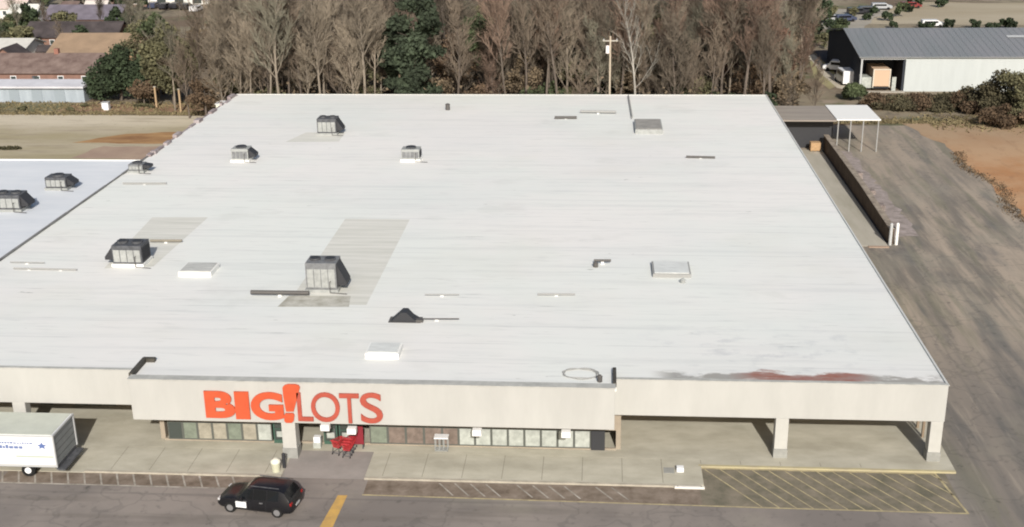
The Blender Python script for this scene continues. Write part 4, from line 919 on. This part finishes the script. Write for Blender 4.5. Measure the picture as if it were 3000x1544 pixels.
# ------------------------------------------------------------------ trees
def seg_tree(seed, h, spread, n1=20, n2=6, n3=5, lean=0.5, start=.25, tw=.028):
    r = random.Random(seed); tr = MB(); cr = MB()
    pts = [Vector((0, 0, 0))]; d = Vector((r.uniform(-.05, .05), r.uniform(-.05, .05), 1)).normalized(); n = 8
    for i in range(n):
        d = (d + Vector((r.uniform(-.07, .07), r.uniform(-.07, .07), 0))).normalized(); pts.append(pts[-1] + d * h / n)
    rad = lambda t: h * .011 * (1 - t) ** .8 + .03
    for i in range(n): tr.tube(pts[i], pts[i + 1], rad(i / n), rad((i + 1) / n), k=6, cap=False)
    def P(t): t = min(t, .999) * n; i = int(t); return pts[i].lerp(pts[i + 1], t - i)
    def grow(mb, a, dr, L, ra, steps, k, wob=.25, up=.1):
        ps = [a]; dd = dr.copy()
        for i in range(steps):
            dd = (dd + Vector((r.uniform(-wob, wob), r.uniform(-wob, wob), r.uniform(-wob, wob) + up))).normalized(); ps.append(ps[-1] + dd * L / steps)
        for i in range(steps): mb.tube(ps[i], ps[i + 1], ra * (1 - .7 * i / steps), ra * (1 - .7 * (i + 1) / steps), k=k, cap=False)
        return ps, dd
    def at_(ps, t): t = min(t, .999) * (len(ps) - 1); i = int(t); return ps[i].lerp(ps[i + 1], t - i), (ps[i + 1] - ps[i]).normalized()
    for i in range(n1):
        t = start + (1 - start) * (i + r.random()) / n1; az = i * 2.4 + r.uniform(-.5, .5)
        el = r.uniform(.75, 1.2) + .35 * t * lean
        dr = Vector((math.cos(az) * math.cos(el), math.sin(az) * math.cos(el), math.sin(el)))
        L = spread * (1.25 - .6 * t) * r.uniform(.6, 1.35)
        ps, _ = grow(tr, P(t), dr, L, h * .003 * (1.2 - t) + .02, 4, 4)
        for j in range(n2):
            q, dd = at_(ps, .2 + .8 * (j + r.random()) / n2)
            d2 = (dd + Vector((r.uniform(-1, 1), r.uniform(-1, 1), r.uniform(-.5, .9))) * .75).normalized()
            p2, _ = grow(cr, q, d2, L * r.uniform(.3, .5), tw * 1.5, 3, 3)
            for k in range(n3):
                q3, d3 = at_(p2, .15 + .85 * (k + r.random()) / n3)
                d4 = (d3 + Vector((r.uniform(-1, 1), r.uniform(-1, 1), r.uniform(-.5, .9))) * .8).normalized()
                grow(cr, q3, d4, L * r.uniform(.14, .28), tw, 1, 3)
    return tr, cr
def twmat(name, c, var=.25): return mat(name, c, .95, var=var, scale=.35, detail=3)
T_TAN = twmat('twig_tan', (.205, .172, .13)); T_BR = twmat('twig_brown', (.142, .113, .085)); T_RED = twmat('twig_rust', (.165, .115, .086)); T_GR = twmat('twig_grey', (.15, .14, .105)); T_DK = twmat('twig_dark', (.10, .082, .062))
BARK = twmat('bark_pale', (.225, .19, .15)); BARKD = twmat('bark_dark', (.12, .098, .08)); BARKW = twmat('bark_white', (.33, .31, .275), .15)
LF_D = twmat('leaf_dark', (.035, .050, .026), .5); LF_M = twmat('leaf_mid', (.062, .078, .038), .45); LF_P = twmat('leaf_pine', (.038, .050, .030), .5); LF_O = twmat('leaf_olive', (.115, .11, .06), .4); LF_B = twmat('leaf_brown', (.105, .072, .045), .4); LF_H = twmat('leaf_hedge', (.070, .062, .036), .45)
VAR = [seg_tree(100 + i, (12.5, 15, 17, 14, 16.5, 13.5, 16, 15)[i], (3.4, 4.6, 4.2, 5.0, 3.8, 4.8, 5.4, 3.2)[i], 18 + i, 9, 7, start=(.22, .4, .5, .3, .45, .2, .55, .35)[i], tw=.03) for i in range(8)]
def variant(i, tm, cm): return (VAR[i][0].mesh('trunk', tm), VAR[i][1].mesh('crown', cm))
SETS = {'tan': [variant(i, BARK, T_TAN) for i in range(8)], 'brown': [variant(i, BARKD, T_BR) for i in range(8)], 'rust': [variant(i, BARKD, T_RED) for i in (0, 2, 4, 6)],
        'grey': [variant(i, BARK, T_GR) for i in (1, 3, 5, 7)], 'dark': [variant(i, BARKD, T_DK) for i in (0, 1, 5, 6)]}
def put_tree(x, y, kind, s, label, group, rz=None):
    t = thing('bare_tree', label, 'tree', (x, y, 0), random.uniform(0, 6.28), group)
    t.scale = (s * random.uniform(.85, 1.15), s * random.uniform(.85, 1.15), s * random.uniform(.85, 1.1)); t.rotation_euler.x = random.gauss(0, .045); t.rotation_euler.y = random.gauss(0, .045)
    tm, cm = random.choice(SETS[kind])
    for nm, me in (('trunk', tm), ('crown', cm)):
        o = bpy.data.objects.new(nm, me); COL.objects.link(o); o.parent = t
GA = 'bare trees of the pale wood behind the store'
LA = {'tan': 'tall bare tan tree in the pale wood behind the left half of the roof', 'grey': 'bare grey green tree in the pale wood behind the left half of the roof', 'brown': 'bare brown tree mixed into the pale wood behind the left half of the roof'}
LB = {k: 'bare %s tree in the mixed wood behind the right half of the roof' % v for k, v in (('brown', 'brown'), ('rust', 'rust coloured'), ('grey', 'grey green'), ('dark', 'dark brown'), ('tan', 'tan'))}
rt = random.Random(21)
def zone(Y, px):
    z_ = 'at the left end' if px < 760 else 'in the middle of the pale wood' if px < 950 else 'left of the tall pine' if px < 1140 else 'close to the tall pine' if px < 1350 else 'right of the tall pine' if px < 1600 else 'around the utility pole' if px < 1810 else 'around the white barked tree' if px < 1980 else 'left of the rear right roof corner' if px < 2180 else 'at the right end'
    return ('front row ' if Y < 165 else 'second row ' if Y < 175 else 'deep in the wood ' if Y < 200 else 'farthest back ') + z_
NAMES = {'tan': 'tan', 'grey': 'grey green', 'brown': 'brown', 'rust': 'rust coloured', 'dark': 'dark brown'}
def pxof(x, Y): return 1500 + F * (M3.transposed() @ Vector((x, Y, 6 - CAM_H))).x / -(M3.transposed() @ Vector((x, Y, 6 - CAM_H))).z
row = 0
for Y in (159.5, 163, 167, 172, 178, 185, 193, 202, 212, 223, 235):
    xl = V(625 + (Y - 160) * .4, 100, Y).x; xr = V(2300 + (Y - 160) * 1.2, 100, Y).x; xm = V(1140, 100, Y).x
    step = 2.35 + (Y - 160) * .03
    x = xl + rt.uniform(0, 2)
    while x < xr:
        yy = Y + rt.uniform(-2.2, 2.2); s = rt.uniform(.72, 1.12); q_ = pxof(x, Y)
        if (1120 < q_ < 1290 and Y < 168) or (1350 < q_ < 1510 and Y < 166 and rt.random() < .75): x += step; continue
        if x < xm:
            k = rt.choices(('tan', 'grey', 'brown'), (7, 1.2, 1.5))[0]; s *= 1.0
            put_tree(x, yy, k, s, 'bare ' + NAMES[k] + ' tree, ' + zone(Y, pxof(x, yy)), GA)
        else:
            k = rt.choices(('brown', 'rust', 'grey', 'dark', 'tan'), (4, 2.2, 1.6, 2.0, 1.3))[0]
            put_tree(x, yy, k, s * .95, 'bare ' + NAMES[k] + ' tree, ' + zone(Y, pxof(x, yy)), 'bare trees of the mixed wood behind the store')
        x += step * rt.uniform(.75, 1.3)
# bare and grey trees at the left of the wood and by the warehouse
for px, Y, k, s, lb in ((455, 176, 'grey', .75, 'bare grey green tree right behind the dark round evergreen'), (500, 168, 'grey', .7, 'smaller bare grey tree left of the olive tree'), (590, 166, 'brown', .85, 'bare brown tree right of the olive tree at the roof corner'),
                     (540, 163, 'brown', .6, 'low bare brown tree before the olive tree'), (2330, 170, 'rust', .75, 'bare rust coloured tree at the right end of the wood, nearest'), (2345, 188, 'brown', .7, 'bare brown tree at the right end of the wood beside the pale grass'),
                     (2395, 163, 'brown', .45, 'low bare brown bush tree behind the dock canopy'), (2350, 205, 'grey', .8, 'bare grey green tree at the right end of the wood, farther'), (2320, 160, 'dark', .45, 'low dark bare tree near the rear right roof corner')):
    put_tree(V(px, 200, Y).x, Y, k, s, lb, None)
# white barked tree
tw, cw = seg_tree(77, 16, 4.5, 16, 5, 4, start=.35)
t = thing('bare_tree', 'pale white barked bare tree standing out in the right half of the wood', 'tree', (V(1868, 100, 157.8).x, 157.8, 0)); t.scale = (.9, .9, .95)
tw.build('trunk', BARKW, t); cw.build('crown', twmat('twig_white', (.25, .235, .20), .2), t)

def evergreen(label, px, Y, h, blobs, n, size, lm, name='evergreen_tree', cat='tree', group=None, seed=1, trunk=True):
    q = V(px, 200, Y); t = thing(name, label, cat, (q.x, Y, 0), 0, group)
    if trunk:
        b = MB(); b.tube((0, 0, 0), (.1, 0, h * .5), h * .02 + .04, h * .013 + .02, k=7).tube((.1, 0, h * .5), (0, .1, h * .9), h * .013 + .02, .03, k=7)
        r = random.Random(seed)
        for i in range(9):
            a = r.uniform(0, 6.28); z0 = h * r.uniform(.3, .85); b.tube((0.05, 0, z0), (math.cos(a) * h * .15, math.sin(a) * h * .15, z0 + h * .06), .06, .02, k=5)
        b.build('trunk', BARKD, t)
    leaf_crown(seed, blobs, n, size).build('crown', lm, t)
    return t
def pine_blobs(h, r0, seed, base=.12, lv=9):
    r = random.Random(seed); o = []
    for i in range(lv):
        f = i / (lv - 1); z = h * (base + (1 - base) * f * .97); R0 = r0 * (1 - f) ** .75 * r.uniform(.8, 1.15) + .3
        for k in range(6):
            a = k * 1.05 + r.uniform(-.5, .5) + i; o.append((math.cos(a) * R0 * .62, math.sin(a) * R0 * .62, z + r.uniform(-.4, .4), R0 * r.uniform(.35, .55), R0 * r.uniform(.35, .55), h / lv * .55))
    return o
def round_blobs(h, r0, seed, n=26, z0=.3):
    r = random.Random(seed); o = []
    for i in range(n):
        v = Vector((r.gauss(0, 1), r.gauss(0, 1), r.gauss(0, 1))).normalized() * r.uniform(.45, .85)
        s_ = r0 * r.uniform(.22, .42); o.append((v.x * r0, v.y * r0, h * (.5 + z0 / 2) + v.z * h * (.5 - z0 / 2), s_, s_, s_ * .8))
    return o
evergreen('tall dark pine standing out in the middle of the wood, left of the mixed trees', 1215, 158.5, 17, [(random.Random(i).uniform(-2.5, 2.5), random.Random(i + 50).uniform(-1.6, 1.6), 1.0 + i * .62, random.Random(i + 9).uniform(1.3, 2.3), 1.6, random.Random(i + 3).uniform(.8, 1.4)) for i in range(28)], 10000, .34, LF_P, seed=5)
evergreen('second dark pine close behind the tall one, partly hidden', 1165, 164, 16, round_blobs(16, 3.0, 6, 26, .1), 6500, .34, LF_P, seed=6)
evergreen('dark evergreen high in the wood, right of the tall pine', 1420, 168, 15.5, round_blobs(15.5, 3.6, 7, 26, .35), 6500, .34, LF_M, seed=7)
evergreen('smaller green evergreen at the top edge right of the tall pine', 1490, 176, 15, round_blobs(15, 3.0, 8, 22, .3), 4800, .34, LF_P, seed=8)
evergreen('dark evergreen at the top edge, just left of the wood centre', 1370, 190, 15, round_blobs(15, 3.8, 18, 22, .2), 4800, .36, LF_O, seed=18)
evergreen('olive green leafy tree at the left end of the wood behind the clay verge', 500, 172, 12.5, round_blobs(12.5, 4.6, 9, 34, .1), 9500, .3, LF_O, seed=9)
evergreen('dark green middle crown between the olive tree and the pale wood', 470, 180, 13, round_blobs(13, 3.2, 10, 24, .2), 5000, .34, LF_M, seed=10)
evergreen('big dark round evergreen left of the olive tree, behind the clay verge', 345, 175, 9.0, [(-2.2, 0, 3.2, 2.8, 2.4, 2.9), (0.2, 0, 4.6, 2.8, 2.6, 3.6), (2.6, .3, 3.4, 2.6, 2.4, 3.0), (-3.8, .2, 2.4, 2.0, 2.0, 2.2), (4.2, .2, 2.2, 1.8, 1.8, 2.0), (0.6, 0, 6.6, 1.6, 1.6, 2.2)] + round_blobs(7.5, 4, 3, 16, .1), 12000, .3, LF_D, seed=11)
for i, (px, Y, h, r0, lm, lb) in enumerate(((1600, 160, 6, 3.4, LF_M, 'low dark green shrub at the foot of the right hand wood'), (1760, 158.5, 5.0, 2.6, LF_D, 'dark green shrub at the foot of the utility pole'), (1980, 160, 5.5, 3.8, LF_M, 'low dark shrub behind the rear right roof, nearest the white barked tree'), (2110, 159, 4.6, 3.8, LF_D, 'dark shrub behind the rear right roof, second from the right corner'), (2220, 159.5, 4.4, 3.4, LF_D, 'dark shrub close to the rear right roof corner'), (700, 158.5, 3.6, 2.6, LF_D, 'dark shrub at the foot of the pale wood by the left roof corner'), (820, 158.5, 3.2, 2.4, LF_M, 'dark shrub at the foot of the pale wood, second from the left'), (1010, 159, 4, 2.6, LF_O, 'olive shrub at the foot of the pale wood left of the tall pine'), (1830, 172, 8, 3.2, LF_M, 'dull green tree inside the wood behind the utility pole'), (1640, 180, 11, 3.6, LF_D, 'dark leafy tree inside the wood right of its centre'), (2508, 176.5, 2.6, 1.8, LF_M, 'dark green bush left of the warehouse bay'), (2500, 206, 6.5, 2.4, LF_D, 'dark conical tree at the left end of the warehouse roof'), (2375, 235, 8, 4, LF_D, 'dark green tree in the distance above the right end of the wood'))):
    evergreen(lb, px, Y, h, round_blobs(h, r0, 40 + i, 18, .05), 3200, .3, lm, name='shrub' if h < 6.1 else 'evergreen_tree', cat='shrub' if h < 6.1 else 'tree', seed=40 + i, trunk=h > 6)
LF_T = twmat('leaf_dead', (.15, .115, .075), .35); LF_DK = twmat('leaf_darkest', (.05, .045, .045), .35); LF_RU = twmat('leaf_rust', (.15, .085, .06), .35)
mix_ = ((1330, 166, 11, 3.4, LF_B, 'brown leafed tree between the tall pine and the dark evergreen'), (1290, 161, 6.5, 2.6, LF_T, 'low tan leafed tree right beside the tall pine foot'), (1400, 160, 5.5, 3.0, LF_B, 'low brown leafed tree below the dark evergreen, right of the pine'), (1540, 163, 10, 3.0, LF_T, 'tan leafed oak with clinging dead leaves near the wood centre'), (1590, 172, 14, 3.2, LF_B, 'tall brown leafed oak near the wood centre'), (1690, 165, 9, 3.0, LF_O, 'olive leafed tree left of the utility pole'), (1750, 176, 14.5, 3.4, LF_B, 'tall brown leafed tree behind the utility pole'), (1850, 164, 8, 2.8, LF_T, 'tan leafed tree at the foot of the white barked tree'), (1930, 172, 15, 3.4, LF_O, 'olive leafed tall tree right of the white barked tree'), (2010, 166, 12, 3.2, LF_DK, 'very dark leafed tree left of the rear right roof corner'), (2060, 162, 6.5, 3.0, LF_O, 'low olive tree left of the rear right roof corner'), (2130, 170, 14, 3.4, LF_RU, 'rust leafed tall tree above the rear right roof corner'), (2200, 164, 8, 3.0, LF_B, 'brown leafed small tree near the rear right roof corner'), (2260, 174, 12, 3.2, LF_RU, 'rust leafed tree at the right end of the wood'), (2320, 166, 6.5, 2.8, LF_T, 'low tan leafed tree at the right end of the wood'), (430, 185, 11, 3.8, LF_O, 'olive leafed tree between the round evergreen and the pale wood, farther'), (560, 176, 11.5, 3.6, LF_T, 'tan leafed tree right of the olive tree'), (590, 163, 6, 2.8, LF_B, 'low brown leafed tree at the rear left roof corner'), (410, 171, 4.5, 2.6, LF_B, 'low brown tree right of the big round evergreen'), (660, 168, 7, 2.8, LF_O, 'olive leafed low tree in the pale wood at its left end'), (900, 170, 9, 2.6, LF_T, 'tan leafed tree inside the pale wood'), (1060, 165, 8, 2.8, LF_O, 'olive leafed tree in the pale wood left of the tall pine'), (780, 162, 5, 2.6, LF_O, 'low olive tree at the foot of the pale wood'))
for i, (px, Y, h, r0, lm, lb) in enumerate(mix_):
    evergreen(lb, px, Y, h, round_blobs(h, r0, 140 + i, 20, .2), int(900 + h * 190), .2, lm, name='leafy_tree', seed=140 + i)
# hedge tree mass on the right edge, each its own bush
hb = [(2585, 171, 1.7, 2.6, LF_B), (2640, 170, 1.6, 2.8, LF_H), (2695, 171, 1.9, 3.0, LF_B), (2745, 170, 1.7, 3.0, LF_H), (2795, 171, 2.0, 3.2, LF_H), (2845, 169, 2.3, 3.0, LF_B), (2885, 169, 3.4, 3.2, LF_H), (2925, 167, 4.8, 3.4, LF_H), (2965, 165, 6.6, 3.6, LF_H), (3010, 163, 8.0, 3.8, LF_O), (2960, 160, 2.6, 3.0, LF_B)]
hn = ['first brown bush of the hedge line below the warehouse, left end', 'second bush of the hedge line below the warehouse', 'third bush of the hedge line, brown, below the white wall', 'fourth bush of the hedge line below the white wall', 'fifth bush of the hedge line below the white wall', 'sixth bush of the hedge line, brown, right of the middle', 'taller seventh bush of the hedge line', 'green bush climbing beside the right picture edge', 'tall green bush hiding the lower right corner of the warehouse wall', 'tallest olive bush cut by the right picture edge', 'low brown bush on the clay bank edge at the right']
for i, ((px, Y, h, r0, lm), lb) in enumerate(zip(hb, hn)):
    evergreen(lb, px, Y, h, [(q[0] * 1.15, q[1], q[2], q[3] * 1.2, q[4], min(q[5], h * .4)) for q in round_blobs(h, r0, 70 + i, 18, .02)], 4200, .2, lm, name='shrub', cat='shrub', group='bushes between the clay bank and the warehouse', seed=70 + i, trunk=False)
# far bushes behind the warehouse roof and in the left distance
fb = MB
FARB = [leaf_crown(200 + i, round_blobs(3.2, 2.2, 200 + i, 12, .05), 700, .4).mesh('crown', LF_D) for i in range(3)]
FART = [leaf_crown(210 + i, round_blobs(6, 3.0, 210 + i, 14, .1), 900, .5).mesh('crown', (LF_O, LF_M, LF_D)[i]) for i in range(3)]
FARO = [leaf_crown(230 + i, [(q[0] * 1.4, q[1], q[2] * .6, q[3] * 1.3, q[4], q[5] * .6) for q in round_blobs(2.6, 2.2, 230 + i, 12, .05)], 900, .3).mesh('crown', LF_O) for i in range(3)]
def far_bush(px, py, me, s, lb, grp):
    q = G(px, py); t = thing('shrub', lb, 'shrub', tuple(q), random.uniform(0, 6), grp); t.scale = (s, s, s)
    o = bpy.data.objects.new('crown', me); COL.objects.link(o); o.parent = t
for i, px in enumerate((2618, 2700, 2722, 2776, 2855, 2895, 2918, 2950, 2965)):
    far_bush(px, 84, FARB[i % 3], rt.uniform(.4, .75), 'dark round bush in the row just beyond the warehouse roof', 'dark bushes beyond the warehouse roof')
for i, (px, py) in enumerate(((2500, 50), (2540, 60), (2560, 48), (2600, 62), (2640, 50), (2460, 90), (2420, 70), (2478, 78), (2395, 100), (2420, 118), (2455, 105), (2384, 128), (2410, 142), (2663, 36), (2675, 24), (2760, 22), (2350, 60), (2340, 100))):
    far_bush(px, py, FARB[i % 3] if i % 2 else FART[i % 3], rt.uniform(.35, .75), 'small dark scrub scattered on the tan ground left of and beyond the warehouse', 'scattered scrub near the far lot')
for i in range(70):
    px = rt.uniform(-20, 430); py = rt.uniform(5, 175)
    q = G(px, py)
    if any(abs(q.x - hx_) < 9 and abs(q.y - hy) < 8 for hx_, hy in ((-109, 250), (-101, 226), (-125, 256), (-132, 264), (-111, 260), (-92, 188), (-88, 207), (-105, 208))): continue
    far_bush(px, py, FART[i % 3], rt.uniform(.5, 1.0), 'small leafy tree scattered among the houses in the upper left', 'small trees among the left houses')
for i, (px, py) in enumerate(((66, 322), (205, 324), (248, 313), (418, 314), (446, 316), (562, 300))):
    far_bush(px, py, FARO[i % 3], rt.uniform(.25, .42), 'small low shrub in the row along the verge before the blue grey shed', 'low shrubs along the left verge')
for i, (px, py, s, k) in enumerate(((5, 150, .45, 'grey'), (150, 120, .5, 'brown'), (300, 128, .45, 'dark'), (55, 100, .5, 'grey'), (380, 130, .6, 'grey'), (395, 100, .6, 'tan'), (420, 150, .6, 'grey'), (560, 40, .5, 'tan'), (600, 55, .6, 'tan'), (600, 25, .6, 'grey'), (190, 160, .35, 'brown'), (440, 60, .55, 'brown'), (350, 45, .4, 'grey'), (100, 60, .5, 'brown'), (200, 30, .4, 'brown'))):
    q = G(px, py); put_tree(q.x, q.y, k, s, 'bare little tree scattered among the houses in the upper left distance', 'bare little trees among the left houses')
# undergrowth: leaf litter brush nobody could count
r = random.Random(9); ub = MB()
for i in range(48000):
    Y = 157.4 + 85 * r.random() ** 1.7; x = r.uniform(V(600, 100, Y).x, V(2345 + (Y - 160) * .7, 100, Y).x)
    zc = abs(r.gauss(0, 1)) * (1.0 if r.random() < .6 else 2.4); s_ = r.uniform(.12, .32) * (1 + (Y - 158) * .008)
    u = Vector((r.gauss(0, 1), r.gauss(0, 1), r.gauss(0, .6))).normalized() * s_; w_ = Vector((r.gauss(0, 1), r.gauss(0, 1), r.gauss(0, 1))).normalized() * s_
    c = Vector((x, Y, zc)); ub.quad(c - u, c - w_ * .8, c + u, c + w_)
tag(ub.build('undergrowth', mat('undergrowth', (.075, .065, .042), 1, col2=(.19, .14, .095), scale=.25, detail=5)), 'brown and green brush covering the floor of the wood', 'undergrowth', kind='stuff')
# weeds along the clay bank edge
wb = MB()
for i in range(2200):
    y = r.uniform(108, 146); x = 43.2 + r.gauss(0, .45) + (.8 * math.sin(y * .35)); zc = abs(r.gauss(0, .08)); s_ = r.uniform(.05, .14)
    u = Vector((r.gauss(0, 1), r.gauss(0, 1), r.gauss(0, .6))).normalized() * s_; w_ = Vector((0, r.gauss(0, .5), 1)).normalized() * s_
    c = Vector((x, y, zc)); wb.quad(c - u, c - w_ * .8, c + u, c + w_)
tag(wb.build('weeds', mat('weeds', (.10, .07, .045), 1, col2=(.18, .13, .08), scale=.8)), 'dry weeds along the edge of the orange clay bank', 'weeds', kind='stuff')

tb = MB()
def tufts(n, f):
    for i in range(n):
        x, y = f(); s_ = r.uniform(.05, .16)
        for k in range(2):
            u = Vector((r.gauss(0, 1), r.gauss(0, 1), 0)).normalized() * s_; c = Vector((x + r.gauss(0, .15), y + r.gauss(0, .15), .03)); h_ = Vector((r.gauss(0, .1), r.gauss(0, .1), s_ * r.uniform(.8, 2)))
            tb.quad(c - u, c + u, c + u * .5 + h_, c - u * .5 + h_)
tufts(2200, lambda: (r.uniform(44, 70), 162 + r.gauss(0, 2.2)))
tufts(900, lambda: (r.uniform(28, 44), 161 + abs(r.gauss(0, 1.6))))
tufts(1800, lambda: (r.uniform(-95, -51), 165.8 + r.gauss(0, .5)))
tufts(1800, lambda: (r.uniform(-100, -51), r.uniform(166, 174)))
tag(tb.build('grass_tufts', mat('tuft', (.10, .085, .045), 1, col2=(.22, .18, .10), scale=.5)), 'dry grass tufts scattered over the bare clay and lot edges', 'grass', kind='stuff')
